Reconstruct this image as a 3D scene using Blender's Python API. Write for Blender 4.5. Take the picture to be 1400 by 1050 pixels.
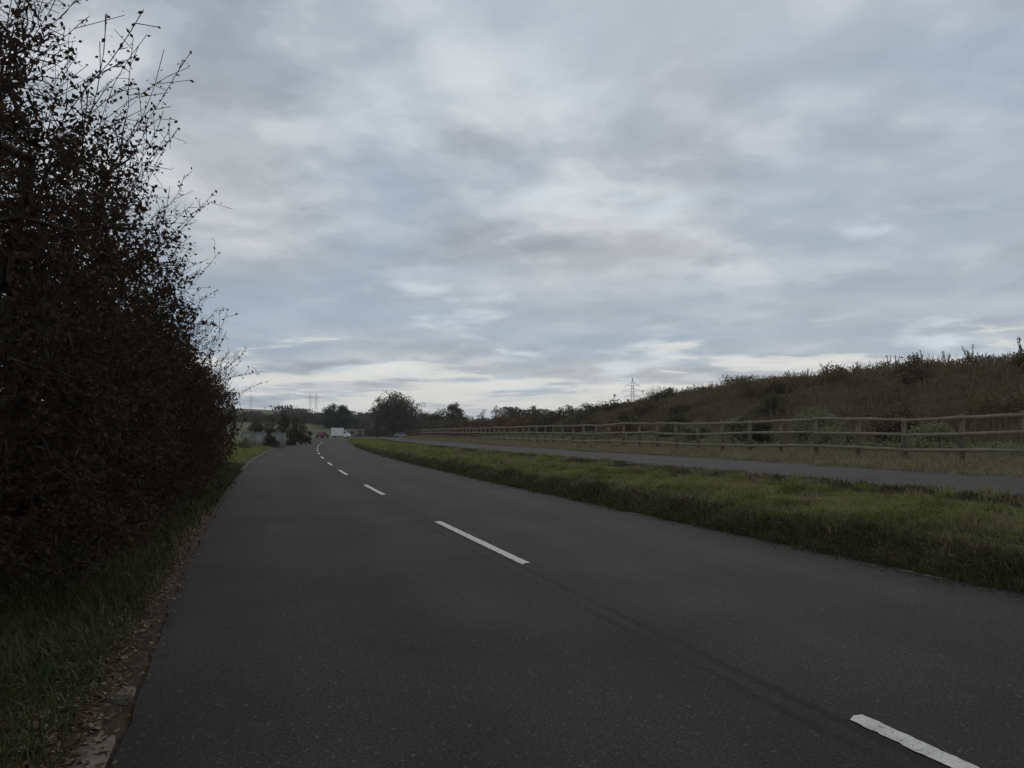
import bpy, math, random
import numpy as np
from mathutils import Vector, Matrix
R = math.radians
scene = bpy.context.scene
C = scene.collection
for o in list(bpy.data.objects):
    bpy.data.objects.remove(o)

# ------------------------------------------------------------------ camera
CAM_H = 1.46
F_PX, HORIZON = 1100.0, 591.0                 # photograph 1400 x 1050
cam = bpy.data.cameras.new('camera')
cam_o = bpy.data.objects.new('camera', cam); C.objects.link(cam_o)
cam.sensor_width = 36.0
cam.lens = F_PX / 1400 * 36.0
cam.clip_start = 0.05; cam.clip_end = 12000
cam_o.location = (0, 0, CAM_H)
cam_o.rotation_euler = (R(90) + math.atan((HORIZON - 525) / F_PX), 0, 0)
scene.camera = cam_o

# ------------------------------------------------------------------ world
SUN_EL, SUN_AZ = 34.0, 12.0                   # azimuth to the right of straight ahead
w = bpy.data.worlds.new('World'); scene.world = w; w.use_nodes = True
nt = w.node_tree; nt.nodes.clear(); N = nt.nodes; L = nt.links
def node(t, **kw):
    n = N.new(t)
    for k, v in kw.items(): setattr(n, k, v)
    return n
def wmath(op, a, b=None, c=None, clamp=False):
    n = N.new('ShaderNodeMath'); n.operation = op; n.use_clamp = clamp
    for i, v in enumerate((a, b, c)):
        if v is None: continue
        if isinstance(v, (int, float)): n.inputs[i].default_value = v
        else: L.new(v, n.inputs[i])
    return n.outputs[0]
def wramp(fac, stops, interp='LINEAR'):
    n = N.new('ShaderNodeValToRGB'); n.color_ramp.interpolation = interp
    els = n.color_ramp.elements
    while len(els) > 1: els.remove(els[-1])
    for i, (p, c) in enumerate(stops):
        e = els[0] if i == 0 else els.new(p)
        e.position = p
        e.color = (*c, 1) if len(c) == 3 else c
    L.new(fac, n.inputs[0]); return n.outputs[0]
def wmix(fac, a, b):
    n = N.new('ShaderNodeMix'); n.data_type = 'RGBA'
    for i, v in ((0, fac), (6, a), (7, b)):
        if isinstance(v, (int, float)): n.inputs[i].default_value = v
        elif isinstance(v, tuple): n.inputs[i].default_value = (*v, 1)
        else: L.new(v, n.inputs[i])
    return n.outputs[2]
tc = node('ShaderNodeTexCoord')
sep = node('ShaderNodeSeparateXYZ'); L.new(tc.outputs['Generated'], sep.inputs[0])
zc = wmath('MAXIMUM', sep.outputs[2], 0.0)
den = wmath('ADD', zc, 0.15)
px = wmath('DIVIDE', sep.outputs[0], den); py = wmath('DIVIDE', sep.outputs[1], den)
comb = node('ShaderNodeCombineXYZ'); L.new(px, comb.inputs[0]); L.new(py, comb.inputs[1])
def wnoise(loc, scale, detail, rough, dist=0.0, rot=0.0, sc=(1, 1, 1)):
    m = node('ShaderNodeMapping'); m.inputs['Location'].default_value = loc
    m.inputs['Rotation'].default_value = (0, 0, rot); m.inputs['Scale'].default_value = sc
    L.new(comb.outputs[0], m.inputs[0])
    n = node('ShaderNodeTexNoise'); n.inputs['Scale'].default_value = scale
    n.inputs['Detail'].default_value = detail; n.inputs['Roughness'].default_value = rough
    n.inputs['Distortion'].default_value = dist
    L.new(m.outputs[0], n.inputs['Vector']); return n.outputs['Fac']
n_big = wnoise((3.1, 7.7, 0), 0.8, 2, 0.5, 0.2)
n_mid = wnoise((11.3, 2.4, 0), 2.7, 6, 0.50, 0.12, 0.30, (0.85, 0.80, 1))
n_fine = wnoise((1.2, 5.5, 4), 6.0, 5, 0.52, 0.15, 0.2, (0.9, 0.9, 1))
n_gap = wnoise((2.7, 10.3, 0), 1.9, 6, 0.55, 0.2, 0.25, (0.85, 0.9, 1))
n_low = wnoise((6.9, 4.2, 2), 2.3, 6, 0.55, 0.2, 0.1, (0.7, 1.15, 1))
n_mid2 = wnoise((11.3 + 0.03, 2.4 - 0.10, 0), 2.7, 6, 0.50, 0.12, 0.30, (0.85, 0.80, 1))
n_warm = wnoise((7.4, 9.1, 1), 1.2, 3, 0.5, 0.1)
dens = wmath('ADD', wmath('MULTIPLY', n_mid, 0.76), wmath('MULTIPLY', n_fine, 0.24))
dens = wmath('ADD', dens, wmath('MULTIPLY', wmath('SUBTRACT', n_mid2, n_mid), 1.0))   # rolls with paler tops and darker bases
cloud = wramp(dens, [(0.34, (0.67, 0.70, 0.73)), (0.43, (0.56, 0.595, 0.635)), (0.50, (0.445, 0.487, 0.54)),
                     (0.56, (0.368, 0.407, 0.458)), (0.66, (0.305, 0.342, 0.392))], 'EASE')
warm = wramp(n_warm, [(0.45, (0, 0, 0)), (0.60, (1, 1, 1))])
cloud = wmix(wmath('MULTIPLY', warm, 0.35), cloud, (0.53, 0.538, 0.545))
blue = wramp(n_big, [(0.44, (0, 0, 0)), (0.60, (1, 1, 1))])
cloud = wmix(wmath('MULTIPLY', blue, 0.6), cloud, (0.33, 0.425, 0.535))
gap = wramp(n_gap, [(0.53, (0, 0, 0)), (0.68, (1, 1, 1))], 'EASE')
lowgap = wramp(zc, [(0.0, (1, 1, 1)), (0.10, (0.9,) * 3), (0.30, (0.5,) * 3), (0.5, (0.15,) * 3)])
cloud = wmix(wmath('MULTIPLY', wmath('MULTIPLY', gap, lowgap), 0.85), cloud, (0.66, 0.755, 0.82))
lowb = wramp(wmath('ADD', zc, wmath('MULTIPLY', wmath('SUBTRACT', n_big, 0.5), 0.2)), [(0.05, (0, 0, 0)), (0.10, (1, 1, 1)), (0.14, (1, 1, 1)), (0.22, (0, 0, 0))], 'EASE')
cloud = wmix(wmath('MULTIPLY', wmath('MULTIPLY', lowb, 0.55), wmath('SUBTRACT', 1.0, wmath('MULTIPLY', gap, 0.9))), cloud, (0.335, 0.42, 0.52))
# pale band over the horizon, its upper edge broken by the clouds
edge = wmath('ADD', zc, wmath('MULTIPLY', wmath('SUBTRACT', n_low, 0.5), -0.34))
band = wramp(edge, [(0.020, (1, 1, 1)), (0.050, (0.75,) * 3), (0.070, (0.15,) * 3), (0.09, (0, 0, 0))], 'EASE')
cloud = wmix(wmath('MULTIPLY', band, 0.85), cloud, (0.79, 0.795, 0.76))
sky = node('ShaderNodeTexSky', sky_type='NISHITA')
sky.sun_disc = False; sky.sun_elevation = R(SUN_EL); sky.sun_rotation = R(SUN_AZ)
sky.air_density = 1.0; sky.dust_density = 2.0
scl = node('ShaderNodeVectorMath', operation='SCALE'); L.new(cloud, scl.inputs[0]); scl.inputs['Scale'].default_value = 10.0
cover = wmix(0.965, sky.outputs[0], scl.outputs[0])
bg = node('ShaderNodeBackground'); bg.inputs['Strength'].default_value = 0.1
L.new(cover, bg.inputs[0])
wo = node('ShaderNodeOutputWorld'); L.new(bg.outputs[0], wo.inputs[0])

# ------------------------------------------------------------------ sun, exposure
sl = bpy.data.lights.new('sun', 'SUN'); sl.energy = 0.95; sl.angle = R(50); sl.color = (1, 0.94, 0.86)
so = bpy.data.objects.new('sun', sl); C.objects.link(so)
a, e = R(SUN_AZ), R(SUN_EL)
so.rotation_euler = (-Vector((math.sin(a) * math.cos(e), math.cos(a) * math.cos(e), math.sin(e)))).to_track_quat('-Z', 'Y').to_euler()
scene.view_settings.view_transform = 'Standard'; scene.view_settings.look = 'None'
scene.view_settings.exposure = 0.0; scene.view_settings.gamma = 1.0
scene.view_settings.use_curve_mapping = False

# ------------------------------------------------------------------ helpers
rng = np.random.default_rng(7)
random.seed(7)

def mesh_np(name, V, F, mat=None, uv=None, smooth=False):
    V = np.asarray(V, np.float32); F = np.asarray(F, np.int32); k = F.shape[1]
    me = bpy.data.meshes.new(name)
    me.vertices.add(len(V)); me.vertices.foreach_set('co', V.ravel())
    me.loops.add(F.size); me.loops.foreach_set('vertex_index', F.ravel())
    me.polygons.add(len(F)); me.polygons.foreach_set('loop_start', np.arange(0, F.size, k, dtype=np.int32))
    if smooth: me.polygons.foreach_set('use_smooth', np.ones(len(F), bool))
    me.update(calc_edges=True)
    if uv is not None:
        l = me.uv_layers.new(name='uv'); l.data.foreach_set('uv', np.asarray(uv, np.float32)[F.ravel()].ravel())
    if mat: me.materials.append(mat)
    return me
def link(name, me, parent=None, loc=(0, 0, 0), rot=(0, 0, 0), sc=(1, 1, 1)):
    o = bpy.data.objects.new(name, me); C.objects.link(o)
    o.location = loc; o.rotation_euler = rot; o.scale = sc
    if parent: o.parent = parent
    return o
def tag(o, label=None, cat=None, group=None, kind=None):
    if label: o['label'] = label
    if cat: o['category'] = cat
    if group: o['group'] = group
    if kind: o['kind'] = kind
    return o
def copy_tree(o, parent=None):
    c = o.copy(); C.objects.link(c); c.parent = parent
    for ch in [k for k in bpy.data.objects if k.parent == o]: copy_tree(ch, c)
    return c
def join(parts):
    Vs, Fs, n = [], [], 0
    for V, F in parts:
        Vs.append(np.asarray(V, float)); Fs.append(np.asarray(F) + n); n += len(V)
    return np.vstack(Vs), np.vstack(Fs)
def tubes(P0, P1, R0, R1, sides=4):
    P0, P1 = np.atleast_2d(P0).astype(float), np.atleast_2d(P1).astype(float)
    n = len(P0); R0 = np.broadcast_to(R0, n); R1 = np.broadcast_to(R1, n)
    d = P1 - P0; d /= np.linalg.norm(d, axis=1)[:, None] + 1e-9
    ref = np.where(np.abs(d[:, 2:3]) < 0.9, [[0, 0, 1.0]], [[1.0, 0, 0]])
    u = np.cross(d, ref); u /= np.linalg.norm(u, axis=1)[:, None]; v = np.cross(d, u)
    ang = np.arange(sides) * 2 * np.pi / sides
    ring = np.cos(ang)[None, :, None] * u[:, None] + np.sin(ang)[None, :, None] * v[:, None]
    V = np.concatenate([P0[:, None] + ring * R0[:, None, None], P1[:, None] + ring * R1[:, None, None]], 1)
    i = np.arange(sides); j = (i + 1) % sides
    f = np.stack([i, j, j + sides, i + sides], 1)
    F = (np.arange(n) * 2 * sides)[:, None, None] + f[None]
    return V.reshape(-1, 3), F.reshape(-1, 4)
def leaves(P, size, up=0.0, aspect=0.55, g=None):
    g = g or rng
    n = len(P); size = np.broadcast_to(size, n)[:, None]
    u = g.normal(size=(n, 3)); u[:, 2] += up; u /= np.linalg.norm(u, axis=1)[:, None]
    t = g.normal(size=(n, 3)); v = np.cross(u, t); v /= np.linalg.norm(v, axis=1)[:, None]
    V = np.stack([P - u * size * .5, P + v * size * aspect * .5 - u * size * .05, P + u * size * .5, P - v * size * aspect * .5 - u * size * .05], 1)
    return V.reshape(-1, 3), np.arange(4 * n).reshape(n, 4)
def box_vf(x0, x1, y0, y1, z0, z1):
    V = [(x, y, z) for z in (z0, z1) for x, y in ((x0, y0), (x1, y0), (x1, y1), (x0, y1))]
    F = [(3, 2, 1, 0), (4, 5, 6, 7), (0, 1, 5, 4), (1, 2, 6, 5), (2, 3, 7, 6), (3, 0, 4, 7)]
    return np.array(V, float), np.array(F)

# ------------------------------------------------------------------ materials
def new_mat(name, rough=0.8, spec=0.3):
    m = bpy.data.materials.new(name); m.use_nodes = True
    b = m.node_tree.nodes['Principled BSDF']
    b.inputs['Roughness'].default_value = rough; b.inputs['Specular IOR Level'].default_value = spec
    return m, m.node_tree, b
def ramp_node(t, fac, stops, interp='LINEAR'):
    n = t.nodes.new('ShaderNodeValToRGB'); n.color_ramp.interpolation = interp
    els = n.color_ramp.elements
    while len(els) > 1: els.remove(els[-1])
    for i, (p, c) in enumerate(stops):
        e = els[0] if i == 0 else els.new(p)
        e.position = p; e.color = (*c, 1)
    t.links.new(fac, n.inputs[0]); return n.outputs[0]
def noise_node(t, vec, scale, detail=4, rough=0.5, dist=0.0):
    n = t.nodes.new('ShaderNodeTexNoise'); n.inputs['Scale'].default_value = scale
    n.inputs['Detail'].default_value = detail; n.inputs['Roughness'].default_value = rough
    n.inputs['Distortion'].default_value = dist
    if vec: t.links.new(vec, n.inputs['Vector'])
    return n.outputs['Fac']
def mixc(t, fac, a, b, mode='MIX'):
    n = t.nodes.new('ShaderNodeMix'); n.data_type = 'RGBA'; n.blend_type = mode
    for i, v in ((0, fac), (6, a), (7, b)):
        if isinstance(v, (int, float)): n.inputs[i].default_value = v
        elif isinstance(v, tuple): n.inputs[i].default_value = (*v, 1)
        else: t.links.new(v, n.inputs[i])
    return n.outputs[2]
def bump(t, b, h, strength, dist=0.01):
    n = t.nodes.new('ShaderNodeBump'); n.inputs['Strength'].default_value = strength; n.inputs['Distance'].default_value = dist
    t.links.new(h, n.inputs['Height']); t.links.new(n.outputs[0], b.inputs['Normal'])
def obj_coord(t):
    return t.nodes.new('ShaderNodeTexCoord').outputs['Object']
def world_pos(t):
    return t.nodes.new('ShaderNodeNewGeometry').outputs['Position']
def foliage(name, cols, nscale=0.9, rough=0.65, spec=0.2, clump=0.45, transl=0.25):
    """leaf colours: random per leaf, drifting from clump to clump"""
    m, t, b = new_mat(name, rough, spec)
    g = t.nodes.new('ShaderNodeNewGeometry')
    n = noise_node(t, g.outputs['Position'], nscale, 3)
    mr = t.nodes.new('ShaderNodeMapRange'); mr.inputs[1].default_value = .3; mr.inputs[2].default_value = .7
    t.links.new(n, mr.inputs[0])
    mx = t.nodes.new('ShaderNodeMix'); mx.data_type = 'FLOAT'; mx.inputs[0].default_value = clump
    t.links.new(g.outputs['Random Per Island'], mx.inputs[2]); t.links.new(mr.outputs[0], mx.inputs[3])
    k = len(cols)
    col = ramp_node(t, mx.outputs[0], [(0.12 + 0.76 * i / (k - 1), c) for i, c in enumerate(cols)])
    t.links.new(col, b.inputs['Base Color'])
    if transl:
        tr = t.nodes.new('ShaderNodeBsdfTranslucent'); t.links.new(col, tr.inputs[0])
        ms = t.nodes.new('ShaderNodeMixShader'); ms.inputs[0].default_value = transl
        t.links.new(b.outputs[0], ms.inputs[1]); t.links.new(tr.outputs[0], ms.inputs[2])
        t.links.new(ms.outputs[0], t.nodes['Material Output'].inputs[0])
    return m
def plain(name, c1, c2, scale=6.0, rough=0.7, spec=0.3, bmp=0.0, detail=5):
    m, t, b = new_mat(name, rough, spec)
    n = noise_node(t, obj_coord(t), scale, detail, 0.6)
    t.links.new(ramp_node(t, n, [(0.3, c1), (0.7, c2)]), b.inputs['Base Color'])
    if bmp: bump(t, b, n, bmp)
    return m

M = {}
M['bark'] = plain('bark', (0.030, 0.024, 0.018), (0.065, 0.052, 0.040), 14, 0.9, 0.1, 0.6)
M['twig'] = plain('twig', (0.030, 0.021, 0.016), (0.055, 0.038, 0.028), 14, 0.85, 0.15)
M['hawthorn'] = foliage('hawthorn_leaf', [(0.025, 0.029, 0.015), (0.038, 0.028, 0.021), (0.052, 0.028, 0.023), (0.036, 0.038, 0.018), (0.080, 0.044, 0.024), (0.050, 0.032, 0.028)], 0.9, rough=.8, spec=0.05, clump=0.6, transl=.2)
M['grass'] = foliage('verge_grass_blade', [(0.072, 0.080, 0.020), (0.140, 0.154, 0.034), (0.178, 0.188, 0.050), (0.215, 0.186, 0.088)], 0.9, 0.6, 0.25, clump=.62, transl=.4)
M['rough_grass'] = foliage('rough_edge_grass', [(0.034, 0.028, 0.016), (0.060, 0.058, 0.022), (0.092, 0.074, 0.042), (0.072, 0.080, 0.025)], 1.5, 0.7, transl=.25)
M['mud_grass'] = foliage('dark_dead_grass', [(0.034, 0.028, 0.016), (0.062, 0.052, 0.028), (0.090, 0.074, 0.042), (0.070, 0.076, 0.028)], 1.2, 0.8, 0.1)
M['dry_grass'] = foliage('dry_grass_blade', [(0.110, 0.104, 0.052), (0.175, 0.150, 0.088), (0.240, 0.202, 0.130), (0.120, 0.122, 0.054)], 0.5, 0.7, transl=.4)
M['shade_tinted_grass'] = foliage('hedge_foot_grass', [(0.022, 0.028, 0.010), (0.040, 0.050, 0.014), (0.056, 0.066, 0.020), (0.062, 0.052, 0.026)], 1.6, 0.65)  # blade colours lowered to paint in the shade along the hedge
M['scrub'] = foliage('scrub_leaf', [(0.052, 0.043, 0.025), (0.118, 0.086, 0.054), (0.104, 0.098, 0.040), (0.150, 0.110, 0.072), (0.130, 0.116, 0.052)], 0.3, 0.8, 0.1, clump=0.7)
M['nettle'] = foliage('nettle_leaf', [(0.100, 0.110, 0.052), (0.150, 0.158, 0.080), (0.190, 0.196, 0.108), (0.180, 0.158, 0.095)], 0.8, 0.7)
M['dead_weed'] = foliage('dead_weed', [(0.080, 0.066, 0.042), (0.130, 0.108, 0.072), (0.175, 0.145, 0.100)], 1.0, 0.9, 0.05)
M['olive_leaf'] = foliage('olive_leaf', [(0.034, 0.038, 0.018), (0.056, 0.056, 0.027), (0.072, 0.068, 0.034), (0.085, 0.072, 0.040)], 0.5)
M['dark_leaf'] = foliage('evergreen_leaf', [(0.018, 0.026, 0.014), (0.030, 0.040, 0.020), (0.044, 0.052, 0.028)], 0.6)
M['rust_leaf'] = foliage('rust_leaf', [(0.060, 0.036, 0.022), (0.110, 0.058, 0.026), (0.150, 0.078, 0.030), (0.085, 0.070, 0.032)], 0.6)
M['brown_leaf'] = foliage('brown_leaf', [(0.036, 0.028, 0.018), (0.060, 0.042, 0.026), (0.075, 0.056, 0.030), (0.062, 0.060, 0.028)], 0.6)
M['grey_twig_leaf'] = foliage('grey_brown_leaf', [(0.060, 0.052, 0.040), (0.090, 0.074, 0.058), (0.080, 0.072, 0.046)], 0.6)
M['woodland'] = foliage('far_woodland_leaf', [(0.040, 0.044, 0.026), (0.060, 0.058, 0.034), (0.075, 0.064, 0.040)], 0.08, 0.8, 0.1)
M['fallen'] = foliage('fallen_leaf', [(0.040, 0.024, 0.014), (0.065, 0.037, 0.019), (0.095, 0.055, 0.027), (0.17, 0.145, 0.10)], 3, 0.7, 0.2, 0.15)
M['wood'] = plain('weathered_fence_wood', (0.165, 0.138, 0.098), (0.275, 0.232, 0.170), 5, 0.85, 0.15, 0.3)
M['post_wood'] = plain('dark_post_wood', (0.095, 0.080, 0.057), (0.180, 0.153, 0.112), 4, 0.88, 0.1, 0.3)
M['stone'] = plain('kerb_concrete', (0.050, 0.043, 0.032), (0.130, 0.115, 0.090), 9, 0.9, 0.2, 0.4)
M['concrete'] = plain('pale_concrete', (0.15, 0.147, 0.138), (0.27, 0.262, 0.25), 1.6, 0.85, 0.2, 0.1)
M['steel'] = plain('galvanised_steel', (0.075, 0.08, 0.085), (0.12, 0.125, 0.13), 2, 0.6, 0.2)
M['white_paint'] = plain('white_vehicle_paint', (0.62, 0.61, 0.58), (0.74, 0.73, 0.70), 1.2, 0.45, 0.4)
M['silver_paint'] = plain('silver_vehicle_paint', (0.20, 0.205, 0.21), (0.26, 0.265, 0.27), 1.2, 0.35, 0.5)
M['red_paint'] = plain('red_vehicle_paint', (0.065, 0.018, 0.015), (0.09, 0.024, 0.02), 1.2, 0.4, 0.5)
M['rubber'] = plain('black_rubber', (0.015, 0.015, 0.016), (0.03, 0.03, 0.03), 20, 0.8, 0.2)
M['glass'] = plain('dark_window_glass', (0.02, 0.022, 0.026), (0.03, 0.032, 0.036), 2, 0.08, 0.6)
M['lamp'] = plain('red_lamp_lens', (0.25, 0.02, 0.015), (0.32, 0.03, 0.02), 6, 0.3, 0.5)
M['clear_lamp'] = plain('clear_lamp_lens', (0.5, 0.5, 0.48), (0.62, 0.62, 0.6), 6, 0.2, 0.5)
M['litter'] = plain('pale_litter', (0.50, 0.50, 0.47), (0.65, 0.65, 0.62), 30, 0.7, 0.3)
M['roof'] = plain('barn_sheet_roof', (0.33, 0.34, 0.33), (0.42, 0.43, 0.42), 1, 0.6, 0.3)
M['barn'] = plain('barn_wall', (0.10, 0.095, 0.08), (0.15, 0.14, 0.12), 1, 0.8, 0.2)
M['seam'] = plain('tar_seam', (0.012, 0.0115, 0.011), (0.030, 0.028, 0.026), 14, 1.0, 0.03, 0.2)

def make_asphalt(name, dark, light, mottled, wear=False):
    m, t, b = new_mat(name, 0.92, 0.15)
    uv = t.nodes.new('ShaderNodeUVMap'); uv.uv_map = 'uv'; v = uv.outputs[0]
    grit = noise_node(t, v, 60, 4, 0.8)
    chip = t.nodes.new('ShaderNodeTexVoronoi'); chip.inputs['Scale'].default_value = 70; t.links.new(v, chip.inputs['Vector'])
    mp = t.nodes.new('ShaderNodeMapping'); mp.inputs['Scale'].default_value = (0.12, 0.9, 1); t.links.new(v, mp.inputs[0])
    lane = noise_node(t, mp.outputs[0], 1.0, 4, 0.55)
    blot = noise_node(t, v, 0.55, 5, 0.6, 0.4)
    base = ramp_node(t, grit, [(0.34, tuple(.45 * c for c in dark)), (0.50, dark), (0.60, light), (0.72, tuple(min(1, 2.6 * c) for c in light))])
    base = mixc(t, 0.9, base, ramp_node(t, lane, [(0.3, (0.72,) * 3), (0.7, (1.16,) * 3)]), 'MULTIPLY')
    base = mixc(t, mottled, base, ramp_node(t, blot, [(0.3, (0.60, 0.60, 0.61)), (0.5, (0.98,) * 3), (0.7, (1.32, 1.31, 1.28))]), 'MULTIPLY')
    # scattered pale chippings
    ch = ramp_node(t, chip.outputs['Color'], [(0.82, (0, 0, 0)), (0.99, (0.7,) * 3)])
    base = mixc(t, ch, base, (0.095, 0.09, 0.083))
    if wear:
        sp = t.nodes.new('ShaderNodeSeparateXYZ'); t.links.new(v, sp.inputs[0])
        def mth(op, a_, b_=0.0, c_=0.0, clamp=False):
            n = t.nodes.new('ShaderNodeMath'); n.operation = op; n.use_clamp = clamp
            for i, q in enumerate((a_, b_, c_)):
                if isinstance(q, (int, float)): n.inputs[i].default_value = q
                else: t.links.new(q, n.inputs[i])
            return n.outputs[0]
        # tyre-polished wheel tracks, paler than the crown and the edges
        wob_n = noise_node(t, mp.outputs[0], 2.0, 3)
        dd = mth('MULTIPLY_ADD', wob_n, 0.7, sp.outputs[1])
        f = lambda d: (d + 4) / 8
        mr = t.nodes.new('ShaderNodeMapRange'); mr.inputs[1].default_value = -3.65; mr.inputs[2].default_value = 4.35; t.links.new(dd, mr.inputs[0])
        tr = ramp_node(t, mr.outputs[0], [(f(-3.7), (0.78,) * 3), (f(-2.9), (1.0,) * 3), (f(-2.5), (1.16,) * 3), (f(-1.7), (0.88,) * 3), (f(-0.9), (1.10,) * 3), (f(-0.3), (0.86,) * 3),
            (f(0.4), (1.0,) * 3), (f(1.0), (1.18,) * 3), (f(1.8), (0.96,) * 3), (f(2.6), (1.2,) * 3), (f(3.3), (0.95,) * 3), (f(3.9), (0.75,) * 3)], 'EASE')
        base = mixc(t, 0.85, base, tr, 'MULTIPLY')
        # worn longitudinal joint beside the centre line, crumbling in places
        rag = noise_node(t, v, 9, 5, 0.7); rag2 = noise_node(t, v, 1.3, 3, 0.6)
        jd = mth('MULTIPLY_ADD', rag, 0.16, sp.outputs[1])
        for off, wd, amt in ((-0.07, 0.060, 0.9), (-0.24, 0.050, 0.6)):
            q = mth('ABSOLUTE', mth('SUBTRACT', jd, off + 0.08 - 0.03))
            k = mth('SUBTRACT', 1.0, mth('DIVIDE', q, wd), clamp=True)
            k = mth('MULTIPLY', mth('MULTIPLY', k, amt * 2.2), mth('MULTIPLY_ADD', rag2, 2.6, -0.55, clamp=True), clamp=True)
            base = mixc(t, k, base, (0.010, 0.0095, 0.009))
    t.links.new(base, b.inputs['Base Color'])
    bump(t, b, grit, 0.55, 0.006)
    return m
M['asphalt'] = make_asphalt('road_asphalt', (0.0195, 0.0184, 0.0172), (0.0345, 0.0325, 0.0303), 0.9, True)
M['path_asphalt'] = make_asphalt('path_asphalt', (0.023, 0.0213, 0.0202), (0.045, 0.0415, 0.0393), 0.95)

def make_marking():
    m, t, b = new_mat('road_marking_paint', 0.75, 0.25)
    uv = t.nodes.new('ShaderNodeUVMap'); uv.uv_map = 'uv'; v = uv.outputs[0]
    n1 = noise_node(t, v, 7, 5, 0.65); n2 = noise_node(t, v, 80, 3, 0.7)
    c = ramp_node(t, n1, [(0.3, (0.36, 0.345, 0.32)), (0.65, (0.52, 0.50, 0.465))])
    n3 = noise_node(t, v, 22, 5, 0.75)
    c = mixc(t, ramp_node(t, n2, [(0.52, (0, 0, 0)), (0.68, (0.75,) * 3)]), c, (0.10, 0.096, 0.09))
    c = mixc(t, ramp_node(t, n3, [(0.57, (0, 0, 0)), (0.63, (0.9,) * 3)]), c, (0.045, 0.043, 0.04))
    t.links.new(c, b.inputs['Base Color']); bump(t, b, n2, 0.4, 0.004)
    return m
M['marking'] = make_marking()

def make_ground():
    m, t, b = new_mat('ground_soil_and_turf', 0.95, 0.1)
    uv = t.nodes.new('ShaderNodeUVMap'); uv.uv_map = 'uv'
    sp = t.nodes.new('ShaderNodeSeparateXYZ'); t.links.new(uv.outputs[0], sp.inputs[0])
    p = world_pos(t)
    n0 = noise_node(t, p, 0.8, 4); n1 = noise_node(t, p, 9, 5, 0.65); n2 = noise_node(t, p, 0.012, 4, 0.5)
    ad = t.nodes.new('ShaderNodeMath'); ad.operation = 'MULTIPLY_ADD'; ad.inputs[1].default_value = 1.2
    t.links.new(n0, ad.inputs[0]); t.links.new(sp.outputs[1], ad.inputs[2])
    mr = t.nodes.new('ShaderNodeMapRange'); mr.inputs[1].default_value = -11.4; mr.inputs[2].default_value = 40.6
    t.links.new(ad.outputs[0], mr.inputs[0])
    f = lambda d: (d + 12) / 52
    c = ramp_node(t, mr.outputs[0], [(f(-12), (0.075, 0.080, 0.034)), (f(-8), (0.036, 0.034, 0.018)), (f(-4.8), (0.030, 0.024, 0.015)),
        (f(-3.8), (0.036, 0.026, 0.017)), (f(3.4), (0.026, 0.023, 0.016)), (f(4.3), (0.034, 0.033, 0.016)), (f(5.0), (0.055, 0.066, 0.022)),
        (f(6.0), (0.060, 0.064, 0.026)), (f(6.4), (0.030, 0.024, 0.016)), (f(12.2), (0.090, 0.082, 0.040)), (f(15.5), (0.085, 0.078, 0.042)),
        (f(20), (0.055, 0.052, 0.028)), (f(30), (0.048, 0.040, 0.025))])
    far = ramp_node(t, n2, [(0.35, (0.058, 0.066, 0.030)), (0.5, (0.078, 0.082, 0.040)), (0.65, (0.094, 0.086, 0.050))])
    ms = t.nodes.new('ShaderNodeMapRange'); ms.inputs[1].default_value = 130; ms.inputs[2].default_value = 190
    t.links.new(sp.outputs[0], ms.inputs[0])
    c = mixc(t, ms.outputs[0], c, far)
    c = mixc(t, 0.85, c, ramp_node(t, n1, [(0.3, (0.6,) * 3), (0.7, (1.3,) * 3)]), 'MULTIPLY')
    t.links.new(c, b.inputs['Base Color']); bump(t, b, n1, 0.7, 0.05)
    return m
M['ground'] = make_ground()

# ------------------------------------------------------------------ the road's course
gp = np.array([(1.95, 3.4), (0.19, 8.8), (-1.2, 13), (-2.85, 18.4), (-3.9, 21.7), (-5.45, 26.9), (-6.55, 30.5), (-7.75, 34.5), (-8.6, 37.7),
               (-11.0, 46.6), (-15.2, 63.4), (-21.0, 88), (-26.8, 113), (-32.6, 140)])
cf = np.polyfit(gp[:, 1], gp[:, 0], 3)
yy = np.concatenate([np.arange(-40, 150, 0.5)])
gx = np.polyval(cf, np.clip(yy, 0, 140)); dcf = np.polyder(cf)
gx = np.where(yy < 0, np.polyval(cf, 0) + np.polyval(dcf, 0) * yy, gx)
gx = np.where(yy > 140, np.polyval(cf, 140) + np.polyval(dcf, 140) * (yy - 140), gx)
yy = np.append(yy, 6000.0); gx = np.append(gx, gx[-1] + np.polyval(dcf, 140) * (6000 - 149.5))
seg = np.hypot(np.diff(gx), np.diff(yy)); gs = np.concatenate([[0], np.cumsum(seg)])
gs -= np.interp(0, yy, gs)                                   # s = 0 beside the camera
def guide(s):
    x = np.interp(s, gs, gx); y = np.interp(s, gs, yy)
    x2 = np.interp(s + 1, gs, gx); y2 = np.interp(s + 1, gs, yy)
    x1 = np.interp(s - 1, gs, gx); y1 = np.interp(s - 1, gs, yy)
    tx, ty = x2 - x1, y2 - y1; l = np.hypot(tx, ty)
    return x, y, tx / l, ty / l
def SD(s, d):
    x, y, tx, ty = guide(np.asarray(s, float)); return x + ty * d, y - tx * d
def heading(s):
    _, _, tx, ty = guide(np.asarray(s, float)); return math.atan2(float(ty), float(tx))
def sstep(a, b, x): t = np.clip((x - a) / (b - a), 0, 1); return t * t * (3 - 2 * t)
HD = np.array([-400, -30, -12, -7, -5, -4.05, -3.7, -3.45, -3.15, 3.5, 3.8, 3.95, 4.3, 4.7, 5.6, 6.4, 6.9, 7.15, 12.1, 12.4, 15.4, 19, 22, 28, 33, 36.5, 40, 60, 80, 115, 400])
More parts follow.
